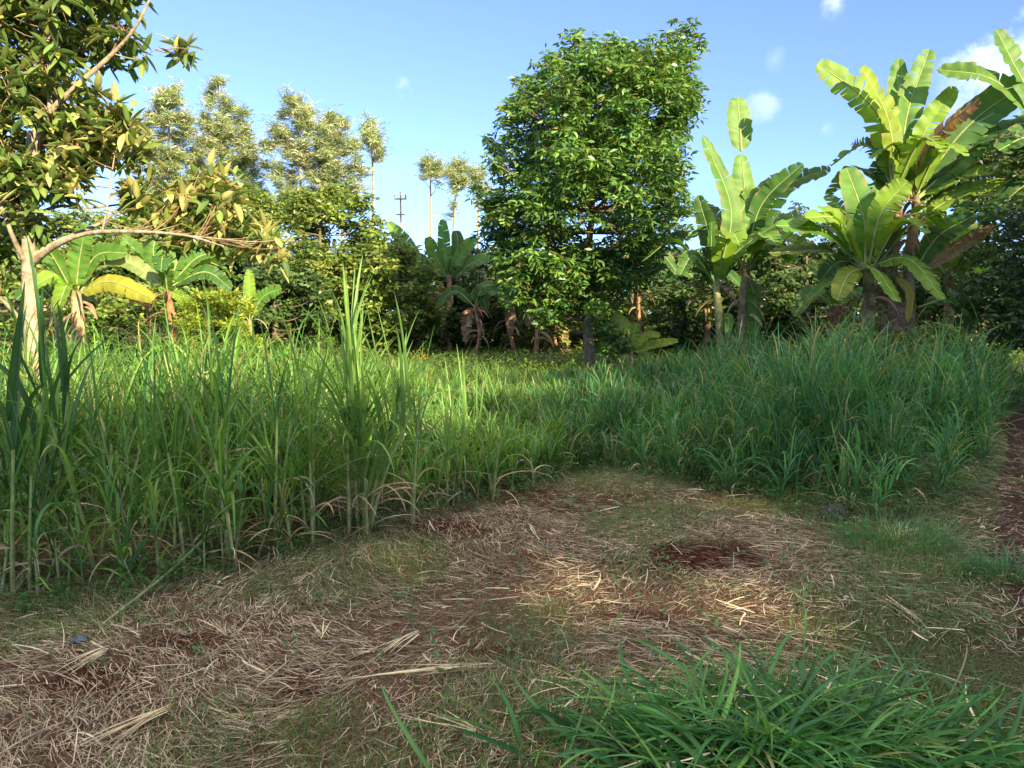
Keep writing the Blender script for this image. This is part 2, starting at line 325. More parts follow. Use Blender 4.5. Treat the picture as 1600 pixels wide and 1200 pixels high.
tag(Bs.obj('grass_stems', M_STEM), 'thin green upright stems inside the elephant grass mass', 'grass stems', kind='stuff')
tag(Bd.obj('dry_grass_blades', M_DRY), 'withered tan blades hanging low among the green elephant grass', 'dry grass', kind='stuff')
# back meadow
B = MB(); n = 42000; x, y = rnd_pts(n, -16, 15, 12.5, 24); k_ = (np.abs(x) < y * .72 + 2) & (pathdist(x, y) > .5) & (rng.random(n) < .9); x, y = x[k_], y[k_]; n = len(x)
hh = U(.25, .6, n) * (.5 + fbm(x * .8, y * .8, 2)) 
ribbons(B, np.c_[x, y, gz(x, y)], U(0, 6.3, n), U(.05, .5, n), U(.8, 2.0, n), hh * 1.25, .018, colmix(np.concatenate([G_Y, G_L]), n), None, 3, 1.4)
tag(B.obj('meadow_grass', M_GRASS), 'lower yellow green grass between the tall grass and the trees', 'grass', kind='stuff')

# ------------------------------------------------------------------ low ground cover in the clearing
def clear(n, x0=-5.2, x1=7.0, y0=1.7, y1=9.8):
    y = y0 + (y1 - y0) * rng.random(n) ** 1.25; x = U(x0, x1, n)
    k_ = (np.abs(x) < y * .75 + .5); return x[k_], y[k_]
B = MB(); B2 = MB()
# straw: long pieces, short pieces, chaff
for (n, L, Wd, S, zz, cset) in ((16000, (.07, .22), (.002, .005), 4, .016, STRAW), (180000, (.03, .12), (.0017, .0045), 2, .024, STRAW), (170000, (.01, .045), (.0012, .0034), 1, .012, STRAW), (2000, (.07, .28), (.0035, .009), 6, .022, PALE)):
    x, y = clear(n); dens = fbm(x * 1.6 + 5, y * 1.6 + 2, 3)
    pm = np.maximum(pitmask(x, y) * .8, soilmask(x, y) * .5); pd = pathdist(x, y)
    k_ = (rng.random(len(x)) < sst(.25, .55, dens) * .75 + .22) & (rng.random(len(x)) > pm) & (rng.random(len(x)) > sst(1.4, .6, pd) * .6) & ((~infield(x, y - .25)) | (rng.random(len(x)) < .25))
    x, y = x[k_], y[k_]; m = len(x)
    # loose alignment in swathes
    fa = 2.2 * np.pi * fbm(x * .7, y * .7 + 31, 2); az = np.where(rng.random(m) < .6, fa + rng.normal(0, .35, m), U(0, 6.3, m))
    c = colmix(cset, m, .3) * (.75 + .45 * fbm(x * 2, y * 2, 2)[:, None])
    th0 = U(1.2, 1.6, m); ribbons(B, np.c_[x, y, gz(x, y) + U(.002, zz, m)], az, th0, th0 + U(-.05, .45, m), U(*L, m), U(*Wd, m), c, c * U(.8, 1.2, m)[:, None], S, 1, 'straw', roll=rng.normal(0, .5, m), curl=rng.normal(0, .35, m))
tag(B.obj('straw_litter', M_DRY), 'cut dry straw scattered over the clearing floor', 'straw', kind='stuff')
# short live grass shoots
x, y = clear(170000, -5.4, 5.6); g = green_d(x, y); pd = pathdist(x, y)
near_edge = infield(x, y + .45) & ~infield(x, y - .2)
pr = g * .85 + .20 + near_edge * .25 + sst(1.5, .8, pd) * .9
k_ = (rng.random(len(x)) < pr) & (rng.random(len(x)) > np.maximum(pitmask(x, y), soilmask(x, y) * .75)) & (pd > .36 + .2 * rng.random(len(x))); x, y = x[k_], y[k_]; m = len(x)
ribbons(B2, np.c_[x, y, gz(x, y) - .004], U(0, 6.3, m), U(0, .6, m), U(.6, 1.7, m), U(.025, .085, m) * (1 + .8 * green_d(x, y)), U(.0024, .005, m), colmix([(.11, .20, .05), (.14, .26, .07), (.20, .26, .09), (.10, .21, .06)], m, .3), None, 3, 1.2)
tag(B2.obj('short_grass', M_GRASS), 'short green shoots coming up through the straw', 'grass', kind='stuff')
# small broad weeds at the grass foot
B = MB(); x, y = clear(14000, -5.5, 5.5, 3.2, 8.8); k_ = (infield(x, y + .3) & ~infield(x, y - .6)) | (rng.random(len(x)) < .05); x, y = x[k_], y[k_]; m = len(x)
for i in range(6):
    hb = U(.02, .13, m); ribbons(B, np.c_[x + rng.normal(0, .02, m), y + rng.normal(0, .02, m), gz(x, y) + hb], U(0, 6.3, m), U(.9, 1.3, m), U(1.4, 1.9, m), U(.025, .05, m), U(.012, .024, m), colmix([(.05, .14, .03), (.08, .18, .035), (.06, .15, .05)], m), None, 3, 1, 'leaf')
tag(B.obj('broad_weeds', M_LEAF), 'small round leaved green weeds along the foot of the tall grass', 'weeds', kind='stuff')
# weeds under the far trees
B = MB(); n = 9000; x, y = rnd_pts(n, -15, 15, 15.5, 25); k_ = np.abs(x) < y * .72 + 2; x, y = x[k_], y[k_]; m = len(x)
for i in range(5):
    ribbons(B, np.c_[x + rng.normal(0, .1, m), y + rng.normal(0, .1, m), U(.05, .55, m)], U(0, 6.3, m), U(.5, 1.3, m), U(1.2, 2.0, m), U(.08, .16, m), U(.04, .07, m), colmix([(.14, .22, .03), (.18, .26, .035), (.08, .16, .03)], m), None, 2, 1, 'leaf')
tag(B.obj('yellow_green_weeds', M_LEAF), 'sunlit yellow green weeds on the ground around the far trunks', 'weeds', kind='stuff')

# clods of soil in the dug patch
B = MB()
for i in range(420):
    a = U(0, 6.3, 1)[0]; r = rng.random() ** .5 * 1.45; cx = PIT[0] + math.cos(a) * r * .42; cy = PIT[1] + math.sin(a) * r * .33; rr = rng.uniform(.003, .015) * (1 if r < .9 else .55)
    f = np.arange(6) / 6 * 2 * np.pi; vv = [[cx + math.cos(t) * rr * s_ * rng.uniform(.7, 1.2), cy + math.sin(t) * rr * s_ * rng.uniform(.7, 1.2), float(gz(cx, cy)) + h * rr] for s_, h in ((.8, -.3), (1, .3), (.6, .8), (.08, 1)) for t in f]
    ii, jj = np.meshgrid(np.arange(3), np.arange(6), indexing='ij'); ii = ii.ravel(); jj = jj.ravel()
    B.add(vv, np.array([.07, .021, .012]) * rng.uniform(.6, 1.5), np.stack([ii * 6 + jj, ii * 6 + (jj + 1) % 6, (ii + 1) * 6 + (jj + 1) % 6, (ii + 1) * 6 + jj], 1))
tag(B.obj('soil_clods', M_SOIL), 'crumbled dark red earth in the freshly dug hollow', 'soil', kind='stuff')

# ------------------------------------------------------------------ individual elephant grass canes in front
def cane(label, bx, by, tx, ty, n_st, H_px_top, wd=.026, seed=0, spread=.10, cols=G_L, leaf_len=(.55, .95), nleaf=9, upright=True):
    """a clump of canes: foot at picture point (bx,by), stems lean towards (tx,ty)"""
    g = gp(bx, by); Y = g[1]; base = np.array([g[0], g[1], float(gz(g[0], g[1]))]); top = px(tx, ty, Y)
    t = thing('elephant_grass_clump', label, 'grass clump', base, 'elephant grass clumps with bare canes')
    Hs = (top[2] - base[2]); ln = (top[0] - base[0])
    Lv, Dd = MB(), MB()
    for s_ in range(n_st):
        o = np.array([rng.normal(0, spread * .5), rng.normal(0, spread * .5), 0]) if s_ else np.zeros(3)
        hk = Hs * (1 if s_ == 0 else rng.uniform(.7, 1.0)); lx = ln + (rng.normal(0, .12) if s_ else 0); ly = rng.normal(0, .10)
        b = o.copy(); b[2] = -.03
        # jointed stalk
        pts = spline([b, b + np.array([lx * .35, ly * .35, hk * .45]), b + np.array([lx, ly, hk])], 19)
        rad = np.linspace(.013, .007, 19) * rng.uniform(.85, 1.1); rad[::3] *= 1.25
        cc = np.array([(.34, .33, .17)] * 19) * (1 - np.linspace(0, .5, 19))[:, None] + np.array([(.16, .27, .07)] * 19) * np.linspace(0, .9, 19)[:, None]
        cc[::3] *= .72; cc = cc * [1.25, 1.3, 1.0]; B = MB(); tubes(B, pts, rad, cc[None], 7); B.obj('stalk', M_STEM, t)
        m = nleaf; f = np.clip(np.linspace(.42, 1.0, m) + rng.normal(0, .02, m), 0, 1); idx = np.clip((f * 18).astype(int), 0, 18); bb = pts[idx]
        a = rng.uniform(0, 6.3) + np.arange(m) * np.pi + rng.normal(0, .45, m)
        th0 = np.interp(f, [.4, .8, 1], [.5, .3, .14]) * (U(.5, 1.4, m) if nleaf > 9 else U(.3, 1.9, m)); th1 = th0 + np.interp(f, [.4, .8, 1], [2.1, 1.0, .2]) * U(.3, 1.5, m)
        c = colmix(cols, m)
        ribbons(Lv, bb, a, th0, th1, U(*leaf_len, m), wd * U(.6, 1.25, m), c * [1.15, 1.1, 1], c * [1.1, 1.1, 1.1], 10, U(1.2, 2.6, m), k=3, fold=.3, roll=rng.normal(0, .3, m), curl=rng.normal(0, .2, m))
        m = 4; f = U(.05, .45, m); bb = pts[(f * 18).astype(int)]
        ribbons(Dd, bb, U(0, 6.3, m), U(.4, 1.3, m), U(1.7, 3.0, m), U(.2, .55, m), .016 * U(.6, 1.3, m), colmix([(.55, .38, .2), (.42, .27, .14), (.6, .46, .28)], m), None, 8, 1.0, k=3, roll=rng.normal(0, .8, m), curl=rng.normal(0, .9, m))
    Lv.obj('leaves', M_GRASS, t); Dd.obj('dry_leaves', M_DRY, t)
    return t
G_T = np.array([(.15, .29, .08), (.19, .33, .09), (.12, .25, .08)])
cane('tallest elephant grass clump with thick pale canes and upright leaves, left of centre', 560, 832, 545, 580, 5, 0, .036, cols=G_T, leaf_len=(.7, 1.0), nleaf=12)
cane('elephant grass clump whose cane leans right, directly beside the tallest clump', 574, 832, 622, 600, 4, 0, .034, cols=G_T, leaf_len=(.7, 1.0), nleaf=11)
cane('thin double cane of elephant grass with orange dry leaves at its foot', 645, 822, 655, 640, 2, 0, .02, cols=G_T, leaf_len=(.45, .7))
cane('bright green elephant grass clump in sun with one pale bare cane', 716, 790, 728, 640, 3, 0, .022, cols=G_T, leaf_len=(.45, .75))
cane('small elephant grass clump with a curled brown leaf at the field corner', 770, 785, 785, 655, 2, 0, .02, cols=G_T, leaf_len=(.4, .7))
cane('elephant grass with a long yellow green cane leaning left beside the field edge', 152, 905, 92, 640, 1, 0, .03, leaf_len=(.6, .9))
cane('dark leaved elephant grass rising highest at the far left edge', 60, 900, 70, 560, 3, 0, .042, cols=np.array([(.05, .13, .04), (.04, .11, .045)]), leaf_len=(.6, .9))
cane('elephant grass with two slim green canes left of the straight one', 205, 890, 180, 650, 2, 0, .024)
cane('elephant grass cane standing straight with drooping dark leaves, behind the left edge', 355, 885, 345, 650, 3, 0, .028, leaf_len=(.6, .95))
cane('slim elephant grass canes between the leaning cane and the far left edge', 20, 925, 35, 690, 2, 0, .028)
cane('elephant grass clump with dry tan skirt at the corner of the clearing', 430, 862, 440, 640, 3, 0, .026, leaf_len=(.6, .9))
cane('loose elephant grass clump with arching blades left of the tallest clump', 490, 845, 485, 620, 3, 0, .025, leaf_len=(.6, .95))
cane('single elephant grass cane bent over near the dry skirted clump', 290, 890, 262, 700, 2, 0, .024)
cane('stiff bluish elephant grass clump standing taller than the right hand mass', 1345, 760, 1352, 640, 7, 0, .018, spread=.5, cols=G_R, leaf_len=(.6, .9))
cane('short green cane clump beside the dark stone', 1325, 800, 1318, 745, 3, 0, .014, spread=.1, cols=G_T, leaf_len=(.25, .4), nleaf=6)

# fallen long stalk at left
g0, g1 = gp(160, 985), gp(345, 870)
t = thing('fallen_grass_stalk', 'long green grass stalk lying slantwise out of the left grass', 'grass stalk', (g0[0], g0[1], 0))
pts = spline([[0, 0, .03], [(g1[0] - g0[0]) * .5, (g1[1] - g0[1]) * .5, .10], [g1[0] - g0[0], g1[1] - g0[1], .22]], 14)
B = MB(); tubes(B, pts, np.linspace(.008, .012, 14), np.linspace(0, 1, 14)[None, :, None] * np.array([.12, .22, .07]) + (1 - np.linspace(0, 1, 14))[None, :, None] ** 3 * np.array([.4, .36, .2]) + np.array([.05, .09, .03]), 7); B.obj('stalk', M_STEM, t)
B = MB(); aa = math.atan2(g1[1] - g0[1], g1[0] - g0[0]); m = 4; ribbons(B, pts[[4, 7, 10, 12]], aa + rng.normal(0, .3, m), 1.2, 1.8, .35, .016, colmix(G_L, m), None, 6, 1, k=3); B.obj('leaves', M_GRASS, t)

# heap of fresh blades in the right foreground
hc = gp(1190, 1165)
t = thing('grass_heap', 'lush heap of freshly cut dark green blades in the right foreground', 'grass heap', (hc[0], hc[1], 0))
B = MB(); n = 1500; bx = rng.normal(.07, .34, n); by = rng.normal(-.10, .13, n); r = np.hypot(bx / 1.0, by / .45).clip(0, 1)
az = np.where(rng.random(n) < .5, np.arctan2(by * .8, bx) + rng.normal(0, .7, n), np.where(rng.random(n) < .5, 2.6, .5) + rng.normal(0, .5, n)); th0 = U(.6, 1.55, n)
c = colmix([(.045, .16, .045), (.075, .22, .06), (.14, .31, .075), (.05, .16, .065)], n, .4)
ribbons(B, np.c_[bx, by, .11 * (1 - r) ** .7 * rng.random(n)], az, th0, np.clip(th0 + U(.3, 1.5, n), 1.2, 2.1), U(.15, .52, n), U(.008, .027, n), c, np.where(rng.random((n, 1)) < .07, np.array([.40, .34, .16]), c * [1.2, 1.2, 1]), 9, U(.8, 1.8, n), k=3, fold=.25, roll=rng.normal(0, .6, n), curl=rng.normal(0, .5, n))
B.obj('green_blades', M_GRASS, t)
B = MB()
for (p0, p1, wd, hgt) in (((1010, 1020), (1120, 1110), .012, .12), ((1040, 1040), (1180, 1100), .014, .12), ((1430, 1048), (1290, 1120), .016, .1), ((1030, 1190), (1160, 1080), .02, .16), ((1260, 1180), (1245, 1060), .024, .14), ((790, 1160), (900, 1120), .01, .05), ((1560, 1165), (1420, 1170), .018, .05), ((1255, 1060), (1258, 1010), .008, .2), ((1340, 1000), (1430, 1110), .01, .1), ((830, 1110), (940, 1180), .012, .06)):
    q0 = np.r_[gp(*p0), .05] - np.r_[hc, 0]; q1 = np.r_[gp(*p1), .05] - np.r_[hc, 0]; mid = (q0 + q1) / 2 + np.array([0, 0, hgt]); P = spline([q0, mid, q1 + [0, 0, .03]], 12); tt = np.gradient(P, axis=0); sd = np.cross(tt, [0, 0, 1.]); sd /= np.linalg.norm(sd, axis=1, keepdims=True)
    hw = (wd * np.sin(np.pi * np.linspace(.02, .9, 12)) ** .5 / 2)[:, None]; V = np.stack([P - sd * hw, P - [0, 0, .003], P + sd * hw], 1); i = np.arange(11)[:, None] * 3 + np.arange(2); i = i.ravel()
    B.add(V, np.array([.10, .26, .09]) * rng.uniform(.8, 1.2), np.stack([i, i + 1, i + 4, i + 3], 1))
B.obj('long_blades', M_GRASS, t)
B = MB(); m = 60; a = U(0, 6.3, m); r = rng.random(m) ** .5; bx = r * np.cos(a) * .8; by = r * np.sin(a) * .35
ribbons(B, np.c_[bx, by, U(.02, .15, m)], U(0, 6.3, m), U(1.1, 1.5, m), U(1.5, 1.8, m), U(.12, .3, m), U(.006, .014, m), colmix(PALE, m), None, 6, 1, k=3, curl=rng.normal(0, .6, m)); B.obj('dry_blades', M_DRY, t)['kind'] = 'stuff'

# green tussock at the right edge
for (lab, p, n, L_, spd, cs) in (('low green tussock at the right edge beyond the heap, beside the path', (1570, 905), 260, .24, .22, G_R), ('sparse fine tussock sprawling in front of the tall right grass', (1400, 850), 380, .30, .40, G_R), ('yellowish tuft of short grass above the dug hollow', (1155, 792), 180, .13, .2, np.array([(.22, .22, .06), (.16, .2, .05), (.3, .26, .1)])),
                            ('wilted pale tuft lying on the straw right of the stone', (1395, 835), 70, .16, .1, PALE)):
    g = gp(*p); t = thing('grass_tuft', lab, 'grass tuft', (g[0], g[1], float(gz(*g))), 'tufts around the clearing')
    B = MB(); a = U(0, 6.3, n); r = rng.random(n) ** .5 * spd; th = U(.1, 1.1, n)
    ribbons(B, np.c_[r * np.cos(a), r * np.sin(a) * .6, np.zeros(n) - .01], a + rng.normal(0, .6, n), th, th + U(.4, 1.2, n), U(.5, 1.2, n) * L_, U(.004, .009, n), colmix(cs, n), None, 6, 1.3, k=3, curl=rng.normal(0, .4, n)); B.obj('blades', M_GRASS, t)

# bundles of pale dry leaves lying on the straw
def bundle(lab, p0, p1, n, wd, fan=.18, z=.03):
    g0, g1 = gp(*p0), gp(*p1); t = thing('dry_leaf_bundle', lab, 'dry leaves', (g0[0], g0[1], float(gz(*g0))), 'pale dry leaf bundles on the clearing')
    B = MB(); L = np.hypot(*(g1 - g0)); az = math.atan2(g1[1] - g0[1], g1[0] - g0[0])
    ribbons(B, np.c_[rng.normal(0, .015, n), rng.normal(0, .015, n), U(.015, z, n)], az + rng.normal(0, fan, n), U(1.4, 1.53, n), U(1.58, 1.72, n), L * U(.5, 1.05, n), wd * U(.5, 1.2, n), colmix(PALE, n), colmix(PALE, n) * .9, 9, 1, k=3, fold=.35, roll=rng.normal(0, .5, n), curl=rng.normal(0, .25, n))
    B.obj('blades', M_DRY, t)
bundle('broom like bundle of pale dry blades at the bottom left', (262, 1118), (85, 1210), 16, .010, .13)
bundle('pale bundle of thick dry leaves lying flat left of the heap', (765, 1043), (535, 1068), 9, .012, .1)
bundle('dry leaves fanning out above the flat pale bundle', (652, 985), (560, 1045), 8, .009, .2)
bundle('pale dry stalk pair near the blue grey scrap', (165, 1030), (100, 1080), 8, .009, .2)
bundle('crossed white dry blades in the middle of the straw', (500, 1000), (470, 955), 5, .007, .4)
bundle('short pale dry fan left of the crossed blades', (355, 1000), (325, 965), 7, .008, .4)
bundle('long dry blades running down the right side of the straw', (1380, 950), (1470, 1010), 6, .008, .08)
bundle('dry stalks pointing out from the heap at lower right', (1480, 1140), (1600, 1175), 4, .01, .05)
bundle('thin dry blades lying across the bottom middle', (745, 1155), (620, 1130), 8, .008, .2)
bundle('dry blades tucked along the far left grass foot', (30, 1000), (150, 990), 6, .008, .1)

# stones, scrap
def rock(name, lab, p, s, col, cat='stone', group=None, up=.4, seed=0):
    g = gp(*p); B = MB(); nu, nv = 14, 9; a = np.arange(nu) / nu * 2 * np.pi; V = []
    for i in range(nv):
        ph = np.pi * (i / (nv - 1) - .5); ph = np.clip(ph, -1.54, 1.54)
        rr = 1 + (fbm(np.cos(a) * np.cos(ph) * 1.4 + 5 + seed * 3, np.sin(a) * np.cos(ph) * 1.4 + math.sin(ph) * 1.2 + 9, 3) - .5) * 1.0
        V.append(np.c_[np.cos(a) * math.cos(ph) * s[0] * rr, np.sin(a) * math.cos(ph) * s[1] * rr, math.sin(ph) * s[2] * rr + s[2] * up])
    V = np.array(V); ii, jj = np.meshgrid(np.arange(nv - 1), np.arange(nu), indexing='ij'); ii = ii.ravel(); jj = jj.ravel()
    B.add(V, np.array(col), np.stack([ii * nu + jj, ii * nu + (jj + 1) % nu, (ii + 1) * nu + (jj + 1) % nu, (ii + 1) * nu + jj], 1))
    o = B.obj(name, M_STONE, None, (0, 0, 0), smooth=False); o.location = (g[0], g[1], float(gz(*g))); return tag(o, lab, cat, group)
rock('rock', 'dark grey brown rock half hidden at the foot of the right grass', (1303, 806), (.12, .09, .085), (.07, .055, .05))
for k_, (p, s, c, lab) in enumerate([((1535, 822), .022, (.5, .47, .42), 'pale pebble on the red path edge'), ((1570, 873), .018, (.55, .53, .5), 'white pebble beside the path tussock'), ((1322, 945), .016, (.5, .48, .44), 'small pale pebble on the straw below the hollow'), ((893, 1044), .013, (.45, .43, .4), 'tiny grey pebble left of the heap'), ((866, 1020), .012, (.5, .4, .32), 'tiny tan pebble near the middle of the straw')]):
    rock('pebble', lab, p, (s, s * .8, s * .6), c, 'pebble', 'pebbles', .4, k_)
g = gp(122, 1014); B = MB(); B.add([[-.04, -.008, .012], [-.005, -.028, .02], [.045, -.006, .014], [.03, .022, .022], [-.012, .018, .02], [-.04, -.008, .009], [-.005, -.028, .016], [.045, -.006, .010], [.03, .022, .018], [-.012, .018, .016]], (.13, .16, .20), [[0, 1, 2, 3], [5, 8, 7, 6], [0, 5, 6, 1], [1, 6, 7, 2], [2, 7, 8, 3], [3, 8, 9, 4], [4, 9, 5, 0]], [[0, 3, 4], [5, 9, 8]])
o = B.obj('plastic_scrap', M_STONE, None); o.location = (g[0], g[1], float(gz(*g)) + .01); o.rotation_euler = (.2, .1, .2); tag(o, 'blue grey plastic scrap lying on the straw at left', 'scrap')
for (p, lab) in (((95, 1012), None),): pass
g = gp(45, 1064); B = MB(); ribbons(B, np.array([[0, 0, .03]]), .4, .9, 1.3, .035, .03, (.05, .17, .03), None, 5, 1, 'leaf', k=3); tag(B.obj('green_leaf', M_LEAF, None, (g[0], g[1], float(gz(*g)) + .005)), 'single round bright green leaf on the straw at far left', 'leaf')
for (p, lab) in (((330, 1150), 'curled brown leaf near the broom like bundle'), ((690, 990), 'curled dark leaf above the flat pale bundle'), ((715, 960), 'tan fallen leaf standing up in the middle straw')):
    g = gp(*p); B = MB(); n = 3; ribbons(B, np.c_[rng.normal(0, .01, n), rng.normal(0, .01, n), U(.01, .03, n)], U(0, 6.3, n), U(.4, 1.2, n), U(1.4, 2.2, n), U(.05, .09, n), U(.018, .028, n), colmix([(.3, .17, .1), (.38, .26, .15)], n), None, 6, 1, 'leaf', k=3, curl=rng.normal(0, .8, n))
    tag(B.obj('fallen_leaf', M_DRY, None, (g[0], g[1], float(gz(*g)) + .008)), lab, 'leaf', 'fallen brown leaves')

# ------------------------------------------------------------------ trees
def inpoly(P, x, y):
    c = np.zeros(len(x), bool); n = len(P)
    for i in range(n):
        x1, y1 = P[i]; x2, y2 = P[(i + 1) % n]
        m = ((y1 > y) != (y2 > y)); c ^= m & (x < (x2 - x1) * (y - y1) / (y2 - y1 + 1e-9) + x1)
    return c
def lobes_from(poly, Y, n, r, thick, inset=.5):
    """lobe centres filling an outline given in picture points, spread over the crown's real depth"""
    poly = np.array(poly, float); lo, hi = poly.min(0), poly.max(0); O = []; k = 0
    while len(O) < n and k < 60:
        k += 1; x = U(lo[0], hi[0], 200); y = U(lo[1], hi[1], 200); rr = U(r[0], r[1], 200); ok = inpoly(poly, x, y)
        for a in np.arange(8) / 8 * 2 * np.pi: ok &= inpoly(poly, x + np.cos(a) * rr * inset, y + np.sin(a) * rr * inset)
        for i in np.where(ok)[0]:
            if all((x[i] - q[0]) ** 2 + (y[i] - q[1]) ** 2 > (min(rr[i], q[2]) * .55) ** 2 for q in O[-60:]): O.append((x[i], y[i], rr[i]))
            if len(O) >= n: break
    cx, cy = poly.mean(0); ext = (hi - lo) / 2; L = []
    for (x, y, rr) in O:
        e = min(1, math.hypot((x - cx) / ext[0], (y - cy) / ext[1])); d = thick * math.sqrt(max(.04, 1 - e * e)) * rng.uniform(-1, 1)
        L.append((*px(x, y, Y + d), rr * Y / F))
    return np.array(L)
def crown(B, Lb, dens, leaf, spec):
    """leaf whorls on each lobe's shell"""
    for (cx, cy, cz, rr) in Lb:
        m = max(6, int(dens * rr * rr)); d = rng.normal(0, 1, (m, 3)); d /= np.linalg.norm(d, axis=1, keepdims=True)
        d[:, 2] = d[:, 2] * .85 + .12; P = np.array([cx, cy, cz]) + d * (rr * ((np.abs(rng.normal(0, .95, (m, 1))) if spec.get('fuzz') else spec.get('loose', 1) * rng.random((m, 1)) ** .5)) * np.array([1, 1, .85]))
        tone = rng.uniform(.8, 1.2); nl = spec['n']; az0 = U(0, 6.3, m); c0 = colmix(spec['cols'], m, .18) * tone
        for i in range(nl):
            a = az0 + i * 2 * np.pi / nl + rng.normal(0, .35, m); th0 = rng.normal(spec['th'][0], .3, m); th1 = th0 + U(*spec['th'][1:], m)
            b = P + np.c_[np.cos(a) * .02, np.sin(a) * .02, rng.uniform(-.3, .3, m) * leaf[0]]
            c = c0 * U(.8, 1.25, m)[:, None]
            if spec.get('alt') is not None:
                w_ = rng.random(m) < spec.get('altp', .1); c[w_] = colmix(spec['alt'], w_.sum())
            ribbons(B, b, a, th0, th1, U(.7, 1.15, m) * leaf[0], leaf[1] * U(.8, 1.15, m), c, None, spec.get('S', 2), 1, 'leaf', k=spec.get('k', 2), fold=.3, roll=rng.normal(0, spec.get('roll', .4), m))
def limbs(B, trunk, trad, Lb, col, r0=.3, kk=5, upto=1.0, twigs=3):
    """limbs from the trunk line to every lobe"""
    T = np.asarray(trunk)
    for (cx, cy, cz, rr) in Lb:
        c = np.array([cx, cy, cz]); dz = c[2] - T[:, 2]; cost = np.linalg.norm(T - c, axis=1) + np.where(dz < .15 * np.linalg.norm(T - c, axis=1), 6, 0); cost[:len(T) // 6] += 50
        i = int(np.argmin(cost)); a = T[i]; mid = (a + c) / 2 + np.array([rng.normal(0, .1), rng.normal(0, .1), -.08 * np.linalg.norm(c - a)]) * upto
        L = np.linalg.norm(c - a); P = spline([a, mid, c], 8); ra = min(trad[i] * .6, .012 + .018 * L)
        tubes(B, P, np.linspace(ra, .006, 8), np.asarray(col), kk)
        for j in range(twigs):
            d = rng.normal(0, 1, 3); d /= np.linalg.norm(d); d[2] = abs(d[2]) * .6; tubes(B, spline([P[5], P[5] * .4 + (c + d * rr * .8) * .6 + [0, 0, -.03], c + d * rr * .9], 5), np.linspace(.008, .003, 5), np.asarray(col), 3)
def make_tree(name, label, cat, base_px, Y, trunk_px, tr, Lb, dens, leaf, spec, bark, mat, group=None, k=8, lim=True, twigs=3):
    b = px(base_px[0], base_px[1], Y); b[2] = 0
    t = thing(name, label, cat, b, group)
    T = spline([b] + [px(x, y, Y + d) for (x, y, d) in trunk_px], 22); rad = np.interp(np.linspace(0, 1, 22), np.linspace(0, 1, len(tr)), tr)
    B = MB(); T0 = T.copy(); T0[0, 2] = -.08; tubes(B, T0 - b, rad, np.asarray(bark), k, wob=.08); B.obj('trunk', M_BARK, t)
    if lim:
        B = MB(); limbs(B, T, rad, Lb, bark, twigs=twigs); B.obj('branches', M_BARK, t, b)
    B = MB(); crown(B, Lb, dens, leaf, spec); B.obj('crown', mat, t, b)
    return t

AVO = dict(n=8, roll=.8, th=(1.6, .1, 1.1), cols=[(.085, .195, .04), (.125, .25, .045), (.06, .15, .045), (.17, .30, .055)], alt=[(.2, .22, .04), (.26, .2, .05)], altp=.05, S=3, k=2)
poly_main = [(905, 30), (940, 60), (985, 66), (1015, 35), (1085, 35), (1100, 80), (1118, 140), (1085, 190), (1100, 260), (1085, 330), (1070, 390), (1035, 430), (1000, 465), (960, 500), (900, 505), (830, 515), (785, 480), (760, 430), (745, 360), (748, 290), (765, 240), (755, 190), (800, 150), (815, 105), (870, 75)]
Lb = np.concatenate([lobes_from(poly_main, 18, 190, (18, 38), 2.3, .65), lobes_from([(765, 410), (785, 490), (840, 530), (900, 515), (950, 505), (1000, 465), (1045, 425), (1000, 370), (850, 370)], 17.2, 30, (18, 30), .8, .8),
                     lobes_from([(850, 130), (905, 66), (985, 78), (1065, 80), (1080, 130), (1085, 300), (765, 330), (770, 220)], 17.5, 34, (24, 38), 1.5, .75)])
make_tree('avocado_tree', 'tall dense avocado tree with dark glossy crown standing alone at centre', 'tree', (925, 592), 18, [(922, 560, 0), (918, 520, 0), (915, 440, 0), (925, 330, .2), (930, 200, 0), (930, 90, 0)], [.15, .135, .12, .10, .07, .05, .02], Lb, 165, (.19, .055), dict(AVO, loose=1.12), (.27, .20, .14), M_GLOSS)
# second leader of the big tree is carried by its limbs

